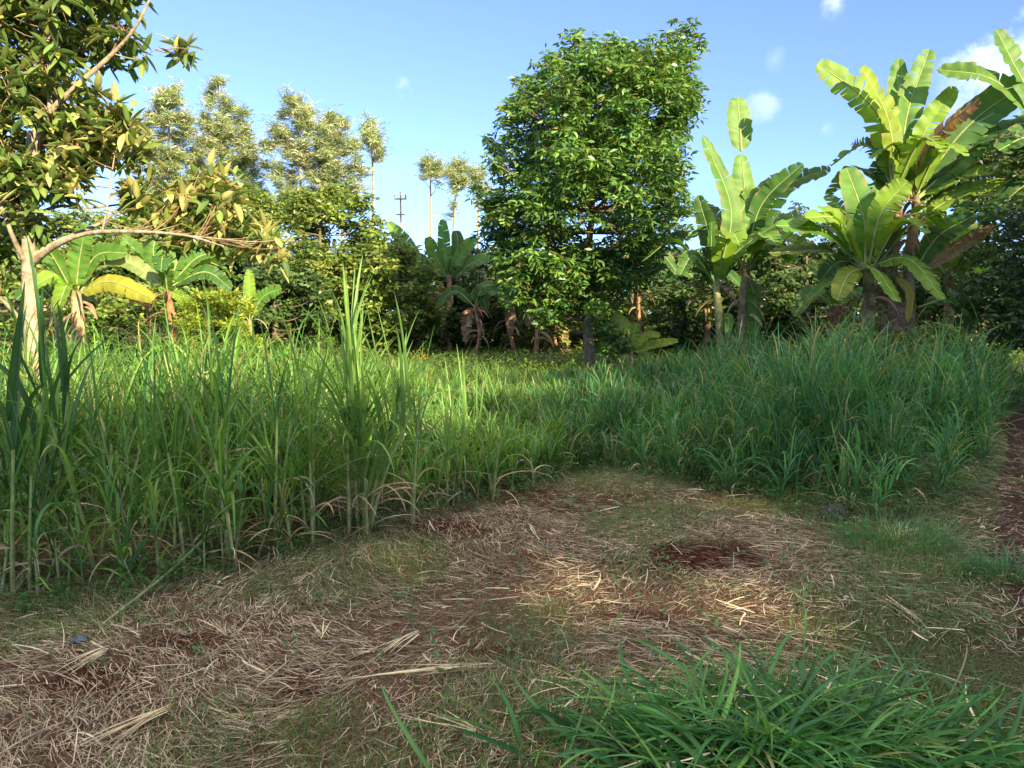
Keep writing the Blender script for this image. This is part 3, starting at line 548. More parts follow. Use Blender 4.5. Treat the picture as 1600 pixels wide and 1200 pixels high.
# tree at the left edge, near
def left_tree():
    Y = 7.0; b = px(50, 700, Y); b[2] = 0
    t = thing('loquat_tree', 'near tree with pale trunk and big leathery leaves at left edge', 'tree', b)
    bark = np.array([.36, .29, .21]); TB = MB(); BB = MB(); LB = MB()
    def line(B, pts, r0, r1, n=16, col=bark, k=9):
        P = spline([px(x, y, Y + d) for (x, y, d) in pts], n); tubes(B, P - b, np.linspace(r0, r1, n) * .72, col, k, wob=.08); return P
    P = [b + [0, 0, -.05]] + [px(x, y, Y + d) for (x, y, d) in [(52, 560, 0), (46, 450, 0), (44, 370, 0), (42, 300, 0), (47, 240, 0), (50, 205, 0)]]
    tubes(TB, spline(P, 24) - b, np.interp(np.linspace(0, 1, 24), [0, .4, 1], [.085, .058, .036]), bark, 12, wob=.05)
    TB.obj('trunk', M_BARK, t)
    main = [line(BB, [(47, 270, 0), (62, 215, -.1), (78, 175, -.1), (125, 130, -.2), (175, 85, -.2), (210, 45, -.3), (236, -5, -.3)], .05, .012),
            line(BB, [(78, 175, -.1), (78, 120, 0), (76, 55, .1), (95, 0, .2), (100, -60, .2)], .032, .012),
            line(BB, [(48, 415, 0), (85, 385, -.2), (135, 365, -.3), (210, 362, -.5), (290, 368, -.6), (350, 385, -.7)], .042, .008),
            line(BB, [(50, 400, 0), (95, 375, .1), (150, 352, .2), (190, 325, .3), (225, 300, .4)], .034, .01),
            line(BB, [(48, 370, 0), (62, 335, .2), (95, 322, .3), (140, 325, .5), (200, 318, .6), (275, 312, .6)], .03, .008),
            line(BB, [(42, 415, 0), (20, 370, -.2), (0, 320, -.3), (-40, 240, -.3)], .035, .015),
            line(BB, [(45, 520, 0), (15, 480, .3), (-40, 430, .6)], .04, .015),
            line(BB, [(45, 240, 0), (20, 210, .4), (-20, 150, .6), (-60, 60, .6)], .03, .01),
            line(BB, [(290, 368, -.6), (330, 372, -.6), (400, 378, -.7), (455, 372, -.8)], .01, .004),
            line(BB, [(180, 85, -.2), (215, 92, -.25), (250, 75, -.3), (296, 76, -.3)], .008, .003, k=5),
            line(BB, [(47, 260, 0), (60, 150, .5), (40, 60, .8), (40, -40, .8)], .03, .01), 
            line(BB, [(160, 360, -.3), (168, 320, 0), (178, 250, 0), (190, 200, .1)], .012, .006)]
    cols = [(.09, .16, .04), (.13, .21, .05), (.07, .12, .04), (.18, .24, .06)]; tan = [(.36, .35, .12), (.30, .32, .10), (.44, .41, .18)]
    zones = [([(-120, -120), (225, -120), (222, 30), (205, 75), (170, 110), (150, 150), (158, 200), (120, 230), (80, 260), (60, 330), (10, 440), (-120, 450)], 175, (18, 34), 1.2, .10),
             ([(130, 140), (180, 150), (215, 180), (240, 200), (235, 235), (190, 250), (140, 250), (100, 300), (70, 320), (75, 250)], 34, (14, 26), .5, .5),
             ([(150, 260), (260, 290), (330, 270), (360, 240), (400, 330), (390, 385), (330, 400), (200, 350), (185, 300)], 40, (14, 24), .5, .5),
             ([(395, 340), (440, 345), (462, 375), (440, 405), (380, 405)], 6, (12, 18), .2, .6),
             ([(70, 240), (150, 250), (130, 300), (70, 320)], 8, (14, 24), .6, .3),
             ([(253, 40), (296, 50), (292, 98), (262, 92), (250, 70)], 2, (6, 12), .1, .5)]
    for (poly, n, r, th, alt) in zones:
        Lz = lobes_from(poly, Y + (.4 if n > 100 else .1), n, r, th * (.7 if n > 100 else 1))
        for q in Lz:
            m = max(3, int(300 * q[3] ** 2)); d = rng.normal(0, 1, (m, 3)); d /= np.linalg.norm(d, axis=1, keepdims=True); Pc = q[:3] + d * q[3] * 1.35 * rng.random((m, 1)) ** .5
            for j in range(m):   # twig from lobe centre to each whorl
                tubes(BB, spline([q[:3] - [0, 0, q[3] * .5] - b, (q[:3] + Pc[j]) / 2 - b, Pc[j] - b], 4), [.005, .004, .003, .0025], bark * [.9, .7, .6], 4)
            nl = 6; az0 = U(0, 6.3, m)
            for i in range(nl):
                a = az0 + i * 2 * np.pi / nl + rng.normal(0, .3, m); c = colmix(cols, m, .25); w_ = rng.random(m) < alt; c[w_] = colmix(tan, w_.sum(), .25)
                up = rng.random(m) < alt; th0 = np.where(up, U(.35, 1.1, m), U(1.2, 2.5, m))
                ribbons(LB, Pc - b + rng.normal(0, .02, (m, 3)) - [0, 0, .018 * i], a, th0, th0 + U(.2, .8, m), U(.12, .22, m), U(.045, .07, m), c * .95, c * 1.1, 5, 1.2, 'leaf', k=3, fold=.3, roll=rng.normal(0, .4, m))
            # limb to the lobe
            best = min(main, key=lambda P: np.linalg.norm(P - q[:3], axis=1).min()); i0 = int(np.linalg.norm(best - q[:3], axis=1).argmin()); a0 = best[max(0, i0 - 1)]
            tubes(BB, spline([a0, (a0 + q[:3]) / 2 + [0, 0, -.04], q[:3]], 7) - b, np.linspace(.006, .003, 7), bark * [.7, .6, .5], 5)
    BB.obj('branches', M_BARK, t); LB.obj('leaves', M_GLOSS, t)
left_tree()

EUC = dict(n=8, th=(.8, .5, 1.8), cols=[(.34, .42, .20), (.24, .35, .13), (.62, .62, .45), (.16, .28, .08)], alt=[(.58, .50, .30), (.14, .24, .06)], altp=.22, S=2, k=2, roll=.9, fuzz=1)
eucs = [('silvery feathery tree nearest the left tree, with rounded top', (262, 420), 42, [(262, 300, 0), (265, 150, 0)], [(240, 145), (275, 130), (305, 160), (318, 230), (325, 300), (310, 390), (200, 390), (195, 280), (222, 190)]),
        ('tallest silvery feathery tree, conical, left of the sky gap', (345, 430), 43, [(345, 320, 0), (343, 130, 0)], [(340, 108), (366, 130), (390, 160), (402, 220), (420, 280), (440, 380), (360, 400), (290, 390), (295, 250), (308, 170), (322, 140)]),
        ('broad silvery feathery tree with golden leaves right of the sky gap', (465, 420), 40, [(470, 300, 0), (462, 150, 0)], [(460, 138), (492, 165), (515, 200), (530, 270), (530, 350), (420, 350), (408, 280), (405, 220), (430, 185), (440, 150)]),
        ('paler narrow feathery tree joined to the broad golden one', (530, 430), 41, [(535, 310, 0), (522, 175, 0)], [(520, 162), (542, 185), (565, 220), (582, 260), (570, 310), (540, 345), (495, 340), (490, 250), (500, 190)]),
        ('slim feathery tree with bare pale trunk at right end of the left row', (584, 430), 42, [(583, 300, 0), (580, 190, 0)], [(575, 178), (592, 190), (606, 230), (605, 260), (590, 262), (572, 240), (562, 200)]),
        ('small round headed feathery tree on thin trunk, left of three by the central tree', (674, 430), 50, [(673, 330, 0), (672, 250, 0)], [(668, 238), (690, 252), (700, 275), (682, 300), (672, 285), (655, 290), (650, 262)]),
        ('leaning feathery tree with orange dry twigs, middle of three by the central tree', (700, 430), 50, [(712, 310, 0), (722, 255, 0)], [(712, 245), (738, 258), (742, 285), (722, 300), (712, 345), (696, 350), (704, 300), (692, 285), (698, 260)]),
        ('pale feathery tree half behind the central tree', (745, 430), 50, [(748, 330, 0), (750, 260, 0)], [(742, 255), (765, 262), (770, 300), (758, 325), (738, 305), (732, 275)])]
for (lab, bp, Y, tp, poly) in eucs:
    area = (max(p[0] for p in poly) - min(p[0] for p in poly)) * (max(p[1] for p in poly) - min(p[1] for p in poly))
    Lb = lobes_from(poly, Y, max(9, int(area / 200)), (5, 13), 1.6, .8)
    b_ = px(bp[0], bp[1], Y)
    make_tree('feathery_tree', lab, 'tree', bp, Y, [(bp[0] * .5 + tp[0][0] * .5, 430, 0)] + tp, [.13, .10, .07, .03], Lb, 200, (.38, .045), EUC, (.34, .28, .22), M_LEAF, 'feathery trees on the skyline', k=6)

# utility pole far away
Y = 55; b = px(628, 470, Y); b[2] = 0; top = px(628, 300, Y)[2]
t = thing('utility_pole', 'distant wooden utility pole with short crossarm against the sky', 'pole', b)
B = MB(); tubes(B, [[0, 0, -.3], [0, 0, top * .5], [0, 0, top]], [.09, .08, .06], (.45, .36, .30), 8); B.obj('pole', M_BARK, t)
B = MB()
tubes(B, [[-.45, -.12, top - .5], [.45, -.12, top - .5]], .06, (.4, .33, .28), 4); B.obj('crossarm', M_BARK, t)
for xx in (-.38, .38):
    B = MB(); tubes(B, [[xx, -.12, top - .46], [xx, -.12, top - .36], [xx, -.12, top - .2]], [.04, .08, .05], (.4, .4, .4), 6); B.obj('insulator', M_STONE, t)
B = MB(); tubes(B, [[-.3, -.16, top - 1.6], [.3, -.16, top - 1.6]], .05, (.4, .33, .28), 4); B.obj('crossarm', M_BARK, t)

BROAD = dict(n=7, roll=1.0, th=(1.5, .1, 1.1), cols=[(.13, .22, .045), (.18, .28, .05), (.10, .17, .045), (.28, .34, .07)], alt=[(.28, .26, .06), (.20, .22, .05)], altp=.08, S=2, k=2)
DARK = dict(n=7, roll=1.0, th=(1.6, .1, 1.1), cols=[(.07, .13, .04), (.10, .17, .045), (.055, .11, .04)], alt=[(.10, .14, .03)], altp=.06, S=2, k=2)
def bigtree(lab, bp, Y, tp, poly, n, r, thick, spec, dens=80, leaf=(.19, .085), tr=(.16, .12, .08, .03), name='broadleaf_tree', grp='bushy trees behind the grass', twigs=2, mat=None, bark=(.16, .12, .09)):
    Lb = lobes_from(poly, Y, n, r, thick); return make_tree(name, lab, 'tree' if 'tree' in name else 'bush', bp, Y, tp, tr, Lb, dens * (2.6 if dens < 100 else 1), leaf, spec, bark, mat or M_LEAF, grp, k=6, twigs=twigs)
bigtree('pale green far tree filling the view under the conical feathery tree', (330, 560), 34, [(330, 480, 0), (330, 350, 0)], [(215, 300), (300, 290), (400, 285), (440, 330), (430, 440), (210, 440)], 60, (16, 28), 1.6, BROAD, 60)
bigtree('leafy green tree seen between the pale trunk and the left bananas', (110, 560), 26, [(110, 480, 0), (110, 400, 0)], [(-60, 350), (60, 330), (200, 325), (250, 360), (250, 460), (-60, 460)], 60, (18, 30), 1.6, BROAD, 60)
bigtree('bushy green tree under the golden feathery tree', (500, 560), 24, [(500, 480, 0), (500, 320, 0)], [(440, 290), (500, 285), (580, 300), (590, 335), (600, 400), (590, 470), (540, 560), (430, 560), (415, 470), (425, 350)], 60, (20, 34), 1.8, BROAD, 60)
bigtree('yellowish bushy tree left of the middle banana leaves', (620, 560), 23, [(620, 480, 0), (620, 400, 0)], [(580, 340), (620, 370), (660, 400), (690, 440), (690, 560), (560, 560), (565, 420)], 40, (18, 30), 1.5, BROAD, 60)
bigtree('dark bushy tree behind the banana leaves left of the central tree', (740, 560), 25, [(740, 480, 0), (740, 400, 0)], [(680, 390), (760, 380), (800, 420), (810, 560), (680, 560)], 34, (20, 32), 1.5, DARK, 60)
bigtree('dense dark shrub mass behind the small yellow green bush', (430, 565), 22, [(430, 520, 0), (430, 440, 0)], [(380, 400), (450, 390), (510, 440), (520, 565), (380, 565)], 34, (20, 32), 1.3, DARK, 60)
bigtree('dim green bush behind the left banana stems', (200, 570), 22, [(200, 520, 0), (200, 470, 0)], [(130, 440), (200, 430), (290, 440), (300, 560), (130, 570)], 26, (18, 30), 1.2, BROAD, 50)
bigtree('pale green tree behind the left bananas', (330, 560), 30, [(330, 480, 0), (330, 380, 0)], [(230, 380), (300, 340), (400, 330), (430, 400), (420, 560), (240, 560)], 40, (18, 30), 1.6, BROAD, 50)
bigtree('shadowy bush at far left behind the pale trunk', (30, 570), 20, [(30, 520, 0), (30, 440, 0)], [(-80, 380), (60, 400), (130, 440), (120, 570), (-80, 570)], 30, (22, 34), 1.2, BROAD, 50)
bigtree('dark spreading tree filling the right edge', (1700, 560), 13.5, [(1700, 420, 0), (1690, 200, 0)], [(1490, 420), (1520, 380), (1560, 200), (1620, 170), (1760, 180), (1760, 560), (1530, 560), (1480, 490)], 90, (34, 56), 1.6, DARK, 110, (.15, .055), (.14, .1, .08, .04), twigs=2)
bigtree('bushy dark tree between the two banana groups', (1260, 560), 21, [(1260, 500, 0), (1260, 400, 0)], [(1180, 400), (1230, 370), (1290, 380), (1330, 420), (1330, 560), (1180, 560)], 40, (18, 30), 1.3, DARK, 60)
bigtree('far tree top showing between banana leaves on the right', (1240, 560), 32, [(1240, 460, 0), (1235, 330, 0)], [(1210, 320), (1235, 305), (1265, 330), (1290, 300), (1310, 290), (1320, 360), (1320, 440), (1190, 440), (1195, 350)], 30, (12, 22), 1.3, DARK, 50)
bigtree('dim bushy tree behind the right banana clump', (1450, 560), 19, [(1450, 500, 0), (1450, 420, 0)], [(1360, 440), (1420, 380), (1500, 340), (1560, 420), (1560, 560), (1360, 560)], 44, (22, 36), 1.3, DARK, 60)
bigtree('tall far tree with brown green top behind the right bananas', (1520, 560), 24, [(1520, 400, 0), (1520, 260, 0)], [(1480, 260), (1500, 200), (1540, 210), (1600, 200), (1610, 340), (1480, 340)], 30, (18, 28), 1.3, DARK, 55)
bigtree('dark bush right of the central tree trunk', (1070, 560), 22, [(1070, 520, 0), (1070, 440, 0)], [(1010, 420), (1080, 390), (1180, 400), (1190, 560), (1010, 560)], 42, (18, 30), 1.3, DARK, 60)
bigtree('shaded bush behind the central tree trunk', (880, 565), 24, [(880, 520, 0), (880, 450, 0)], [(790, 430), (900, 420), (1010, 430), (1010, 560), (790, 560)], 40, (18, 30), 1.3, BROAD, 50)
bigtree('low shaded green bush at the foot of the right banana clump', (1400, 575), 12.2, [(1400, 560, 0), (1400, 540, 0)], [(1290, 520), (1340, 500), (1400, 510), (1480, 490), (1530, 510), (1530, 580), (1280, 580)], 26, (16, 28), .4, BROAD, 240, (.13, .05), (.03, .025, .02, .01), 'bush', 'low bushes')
YB = dict(n=7, th=(.9, .3, .9), cols=[(.28, .38, .04), (.34, .42, .05), (.22, .32, .04), (.38, .44, .08)], S=2, k=2)
bigtree('small rounded yellow green bush in full sun', (350, 575), 15.5, [(350, 540, 0), (350, 500, 0)], [(285, 475), (325, 445), (375, 450), (410, 485), (415, 530), (400, 575), (290, 580), (275, 530)], 30, (14, 24), .7, YB, 420, (.16, .05), (.03, .025, .02, .01), 'bush', 'low bushes', mat=M_LEAF)
bigtree('small dark leafy shrub against the central trunk', (950, 575), 16.8, [(950, 550, 0), (955, 520, 0)], [(930, 500), (965, 505), (985, 530), (975, 565), (940, 570), (925, 540)], 12, (10, 16), .5, AVO, 330, (.13, .05), (.03, .025, .02, .01), 'bush', 'low bushes', mat=M_GLOSS)
bigtree('thin yellowish bush between the two left banana stems', (235, 565), 17, [(235, 540, 0), (235, 500, 0)], [(200, 490), (260, 480), (280, 520), (275, 575), (195, 575)], 16, (12, 20), .6, dict(YB, cols=[(.2, .22, .06), (.24, .24, .08)]), 150, (.12, .022), (.03, .025, .02, .01), 'bush', 'low bushes')
# undergrowth belt behind the named bushes: one tangled mass
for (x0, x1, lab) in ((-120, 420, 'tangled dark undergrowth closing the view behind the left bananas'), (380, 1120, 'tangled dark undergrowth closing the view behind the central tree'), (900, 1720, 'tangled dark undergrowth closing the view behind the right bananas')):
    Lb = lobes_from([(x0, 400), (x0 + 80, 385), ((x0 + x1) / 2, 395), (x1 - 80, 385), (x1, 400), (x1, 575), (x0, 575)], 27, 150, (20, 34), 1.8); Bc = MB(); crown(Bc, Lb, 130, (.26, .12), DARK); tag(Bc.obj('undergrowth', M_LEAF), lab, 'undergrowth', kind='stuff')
# far tree line closing the horizon
for k_, (x0, lab) in enumerate([(-60, 'far tree line at the left end'), (640, 'far tree line left of centre'), (1010, 'far tree line right of centre'), (1400, 'far tree line at the right end')]):
    x1 = [(300), (900), (1250), (1750)][k_]
    Lb = lobes_from([(x0, 430), (x0 + 60, 405), ((x0 + x1) / 2, 412), (x1 - 40, 400), (x1, 430), (x1, 520), (x0, 520)], 60, 60, (12, 22), 5); Bc = MB(); crown(Bc, Lb, 26, (.5, .2), dict(BROAD, n=6)); tag(Bc.obj('far_tree_mass', M_LEAF), lab + ', seen as one low green mass', 'trees', kind='stuff')

# ------------------------------------------------------------------ banana plants
BG = [(.10, .20, .035), (.12, .23, .045), (.085, .175, .04)]
def banana_leaf(parent, P, W, hint=(.2, -.7, .6), fold=-.35, col=None, tear=.25, name='leaf', strips=30, petiole=.1, dry=0, droopy=0., yellow=0.):
    """P: midrib control points in world; blade in strips that may be torn apart"""
    M = strips; C_ = spline(P, M + 5); T = np.gradient(C_, axis=0); T /= np.linalg.norm(T, axis=1, keepdims=True)
    h = np.asarray(hint, float); S_ = np.cross(T, h); S_ /= np.linalg.norm(S_, axis=1, keepdims=True) + 1e-9; N_ = np.cross(S_, T)
    c = np.array(col if col is not None else BG[rng.integers(0, 3)]) * rng.uniform(.85, 1.15)
    B = MB(); n0 = int((M + 4) * petiole); s = (np.arange(M + 5) - n0) / (M + 4 - n0); wp = np.clip(np.sin(np.pi * np.clip(s, 0, 1) ** .85), 0, 1) ** .36; wp = np.where(s > .93, wp * 1.0, wp)
    wp = np.clip(wp, 0.02, 1); K = 4
    for sd in (-1, 1):
        g0 = n0; 
        while g0 < M + 4:
            ln = max(2, int(rng.geometric(tear * .7))) if tear > 0 else 100
            g1 = min(M + 4, g0 + ln); idx = np.arange(g0, g1 + 1)
            fo = fold + rng.normal(0, .07 + .22 * tear) + droopy * rng.uniform(.5, 1.2); sk = rng.normal(0, .025) ; curv = rng.uniform(.1, .6) + droopy
            u = np.linspace(0, 1, K + 1); a = fo + curv * u[None, :] ** 1.5
            wloc = W / 2 * wp[idx] * rng.uniform(.93, 1.03) * rng.uniform(.93, 1.03, len(idx))
            # slight narrowing at the tear so that the sky shows through
            nar = np.ones(len(idx))
            off = np.zeros((len(idx), K + 1, 3)); acc_ = np.zeros((len(idx), 3))
            for q in range(1, K + 1):
                am = a[0, q]; step = (S_[idx] * sd * math.cos(am) - N_[idx] * math.sin(am)) * (wloc / K)[:, None]
                step += T[idx] * (.28 + sk) * (wloc / K)[:, None]; acc_ = acc_ + step; off[:, q] = acc_
            if len(idx) > 1 and tear > 0: off[0, 1:] += T[idx[0]] * .004 * np.arange(1, K + 1)[:, None] / K * (1 + 3 * tear); off[-1, 1:] -= T[idx[-1]] * .004 * np.arange(1, K + 1)[:, None] / K * (1 + 3 * tear)
            off += N_[idx][:, None] * (np.sin(idx * 1.7 + rng.uniform(0, 6)) * .012)[:, None, None] * u[None, :, None]
            V = C_[idx][:, None] + off
            # colour: paler near rib, striped along the veins, yellow/brown margin
            cc = np.broadcast_to(c, V.shape).copy() * (1 + .10 * rng.normal(0, 1, (len(idx), 1, 1)))
            cc *= (1.12 - .15 * u)[None, :, None]
            if yellow: cc = cc * (1 - yellow) + np.array([.42, .36, .05]) * yellow
            ed = rng.random((len(idx), 1)) < (.3 + .5 * yellow); cc[:, -1] = np.where(ed, np.array([.30, .22, .06]), cc[:, -1])
            if dry:
                dc = colmix([(.26, .15, .08), (.38, .26, .17), (.46, .22, .05) if droopy else (.24, .16, .10), (.26, .18, .13)], 1)[0]; cc = cc * (1 - dry) + dc * dry
            m = len(idx); i, j = np.meshgrid(np.arange(m - 1), np.arange(K), indexing='ij'); i = i.ravel(); j = j.ravel(); q = np.stack([i * (K + 1) + j, i * (K + 1) + j + 1, (i + 1) * (K + 1) + j + 1, (i + 1) * (K + 1) + j], 1)
            if sd < 0: q = q[:, ::-1]
            B.add(V, cc.reshape(-1, 3), q); g0 = g1
    o = B.obj(name, M_BANANA if dry < .5 else M_DRY, parent)
    B = MB(); rr = np.linspace(.026, .006, M + 5) * min(1.2, W / .5); tubes(B, C_, rr, np.array([.30, .34, .12]) * (1 - dry) + np.array([.3, .2, .12]) * dry, 6); B.obj('midrib', M_STEM, o)
    return o
def pstem(parent, P, r0, r1, col=(.24, .19, .10), rag=10, L=(.3, .8)):
    r0 *= .8; r1 *= .8; P = spline(P, 16); B = MB(); cc = np.array(col)[None, None] * (1 + .3 * rng.normal(0, 1, (1, 16, 1))).clip(.5, 1.5); tubes(B, P, np.linspace(r0, r1, 16), cc, 12, wob=.07); B.obj('stem', M_BARK, parent)
    if rag:
        B = MB(); i = rng.integers(4, 16, rag); a = U(0, 6.3, rag); b = P[i] + np.c_[np.cos(a) * r0 * .8, np.sin(a) * r0 * .8, np.zeros(rag)]
        ribbons(B, b, a, U(.5, 1.6, rag), U(2.6, 3.1, rag), U(*L, rag), U(.04, .12, rag), colmix([(.28, .19, .12), (.36, .27, .18), (.17, .11, .075)], rag), None, 7, .5, k=3, fold=.5, roll=rng.normal(0, .6, rag)); B.obj('dead_leaves', M_DRY, parent)
def banana(lab, Y, stem, r, leaves, rag=10, scol=(.24, .19, .10), cat='banana plant', extra=0):
    b = px(stem[0][0], stem[0][1], Y); b[2] = 0
    t = thing('banana_plant', lab, cat, b, 'banana plants around the field')
    SP = [b + [0, 0, -.05]] + [px(x, y, Y) for (x, y) in stem[1:]]; SP = [p - b for p in SP]
    pstem(t, SP, r[0], r[1], scol, rag)
    for lf in leaves:
        pts, W = lf[0], lf[1]; kw = lf[2] if len(lf) > 2 else {}; dd = kw.pop('dd', rng.uniform(-.5, .5)); n = len(pts)
        P = [px(x, y, Y + dd * (i / (n - 1)) ** 1.3) - b for i, (x, y) in enumerate(pts)]
        banana_leaf(t, P, W, **kw)
    top = SP[-1]
    for i in range(extra):
        a = i * 2.4 + rng.uniform(-.5, .5); L = rng.uniform(1.1, 1.8); h = np.array([math.cos(a), math.sin(a), 0]); up = rng.uniform(-.1, .75)
        P = [top - [0, 0, .15], top + h * L * .45 + [0, 0, L * (.25 + up * .5)], top + h * L * .85 + [0, 0, L * up * .6]]
        banana_leaf(t, P, rng.uniform(.36, .5), hint=(-h[0] * up * .9, -h[1] * up * .9, .6), tear=rng.choice([.2, .4, .7]), col=[MID, DKG, LIT, PAL][rng.integers(0, 4)])
    return t
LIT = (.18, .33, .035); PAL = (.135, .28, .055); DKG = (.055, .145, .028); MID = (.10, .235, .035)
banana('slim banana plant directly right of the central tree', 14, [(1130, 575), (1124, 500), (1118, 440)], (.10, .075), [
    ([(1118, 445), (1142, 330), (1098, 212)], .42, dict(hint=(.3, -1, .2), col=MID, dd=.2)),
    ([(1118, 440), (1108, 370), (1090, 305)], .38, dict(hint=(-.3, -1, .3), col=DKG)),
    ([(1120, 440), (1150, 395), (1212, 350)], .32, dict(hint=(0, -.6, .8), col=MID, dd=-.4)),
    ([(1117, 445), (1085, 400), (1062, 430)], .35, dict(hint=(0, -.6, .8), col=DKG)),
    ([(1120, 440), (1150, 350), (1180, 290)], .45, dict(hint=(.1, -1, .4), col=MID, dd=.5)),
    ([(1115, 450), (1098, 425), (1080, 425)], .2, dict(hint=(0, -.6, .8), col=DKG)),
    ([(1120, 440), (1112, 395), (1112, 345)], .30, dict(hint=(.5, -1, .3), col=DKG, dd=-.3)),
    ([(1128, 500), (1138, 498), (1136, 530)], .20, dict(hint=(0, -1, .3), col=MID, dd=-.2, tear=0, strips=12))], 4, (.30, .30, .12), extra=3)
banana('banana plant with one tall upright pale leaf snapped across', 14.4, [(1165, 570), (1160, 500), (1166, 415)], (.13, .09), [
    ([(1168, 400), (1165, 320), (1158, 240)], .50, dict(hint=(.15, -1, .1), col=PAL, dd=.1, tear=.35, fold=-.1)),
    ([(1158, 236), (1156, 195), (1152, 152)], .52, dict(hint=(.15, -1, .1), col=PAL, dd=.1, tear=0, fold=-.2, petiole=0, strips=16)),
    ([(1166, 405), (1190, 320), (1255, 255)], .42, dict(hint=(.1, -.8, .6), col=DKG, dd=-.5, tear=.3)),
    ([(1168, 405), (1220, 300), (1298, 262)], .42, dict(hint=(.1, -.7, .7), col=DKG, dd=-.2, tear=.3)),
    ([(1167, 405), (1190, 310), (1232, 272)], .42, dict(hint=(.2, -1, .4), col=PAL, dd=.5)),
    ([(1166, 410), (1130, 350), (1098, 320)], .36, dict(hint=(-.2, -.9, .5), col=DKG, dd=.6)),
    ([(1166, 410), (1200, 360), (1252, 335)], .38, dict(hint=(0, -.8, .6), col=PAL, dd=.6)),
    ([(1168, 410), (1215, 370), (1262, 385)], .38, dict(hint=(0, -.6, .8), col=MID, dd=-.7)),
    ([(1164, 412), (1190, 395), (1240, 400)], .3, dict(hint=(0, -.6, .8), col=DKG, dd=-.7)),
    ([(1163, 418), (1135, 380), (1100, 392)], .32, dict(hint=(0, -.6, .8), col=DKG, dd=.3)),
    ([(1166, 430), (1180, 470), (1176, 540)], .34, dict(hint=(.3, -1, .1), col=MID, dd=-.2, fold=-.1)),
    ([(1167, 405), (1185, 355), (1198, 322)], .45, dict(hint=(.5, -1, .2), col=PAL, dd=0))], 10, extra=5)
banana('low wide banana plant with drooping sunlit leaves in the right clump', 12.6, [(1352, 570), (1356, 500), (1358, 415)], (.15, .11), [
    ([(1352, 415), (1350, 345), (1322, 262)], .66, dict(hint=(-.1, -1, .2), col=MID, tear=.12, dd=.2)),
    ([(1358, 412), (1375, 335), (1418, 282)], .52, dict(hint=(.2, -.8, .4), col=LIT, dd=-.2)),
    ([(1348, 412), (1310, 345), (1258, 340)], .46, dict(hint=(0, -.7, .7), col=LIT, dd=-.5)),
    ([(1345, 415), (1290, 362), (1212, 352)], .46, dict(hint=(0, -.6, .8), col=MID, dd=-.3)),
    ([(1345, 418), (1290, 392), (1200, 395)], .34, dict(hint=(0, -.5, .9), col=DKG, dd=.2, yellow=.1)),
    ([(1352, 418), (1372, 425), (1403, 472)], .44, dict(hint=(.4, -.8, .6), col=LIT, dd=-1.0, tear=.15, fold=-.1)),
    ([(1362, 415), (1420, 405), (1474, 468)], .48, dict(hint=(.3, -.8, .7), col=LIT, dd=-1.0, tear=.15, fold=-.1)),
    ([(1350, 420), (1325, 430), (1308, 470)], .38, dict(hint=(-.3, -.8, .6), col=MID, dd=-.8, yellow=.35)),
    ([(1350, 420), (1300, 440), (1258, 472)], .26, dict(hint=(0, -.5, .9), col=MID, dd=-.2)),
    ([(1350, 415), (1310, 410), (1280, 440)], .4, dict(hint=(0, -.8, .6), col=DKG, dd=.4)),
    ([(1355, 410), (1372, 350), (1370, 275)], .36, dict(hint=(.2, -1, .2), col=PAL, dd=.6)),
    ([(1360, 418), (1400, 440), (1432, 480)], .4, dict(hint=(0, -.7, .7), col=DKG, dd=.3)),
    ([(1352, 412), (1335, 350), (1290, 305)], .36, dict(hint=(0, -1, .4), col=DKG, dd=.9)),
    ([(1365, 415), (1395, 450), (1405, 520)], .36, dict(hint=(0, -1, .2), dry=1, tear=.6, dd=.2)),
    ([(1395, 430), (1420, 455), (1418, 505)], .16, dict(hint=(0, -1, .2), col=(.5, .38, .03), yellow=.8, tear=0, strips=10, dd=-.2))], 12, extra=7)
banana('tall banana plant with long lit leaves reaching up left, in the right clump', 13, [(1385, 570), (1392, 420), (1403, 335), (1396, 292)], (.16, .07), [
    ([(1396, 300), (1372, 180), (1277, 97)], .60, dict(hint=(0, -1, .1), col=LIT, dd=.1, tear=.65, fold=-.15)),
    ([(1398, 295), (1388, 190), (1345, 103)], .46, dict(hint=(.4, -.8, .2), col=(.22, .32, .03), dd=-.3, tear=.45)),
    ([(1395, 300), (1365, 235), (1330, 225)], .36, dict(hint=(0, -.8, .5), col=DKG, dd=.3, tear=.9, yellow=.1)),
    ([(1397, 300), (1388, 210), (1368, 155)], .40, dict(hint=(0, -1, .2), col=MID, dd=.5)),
    ([(1396, 300), (1378, 262), (1372, 300)], .4, dict(hint=(0, -1, .4), col=DKG, dd=.2, tear=.9))], 18, (.20, .13, .07), extra=4)
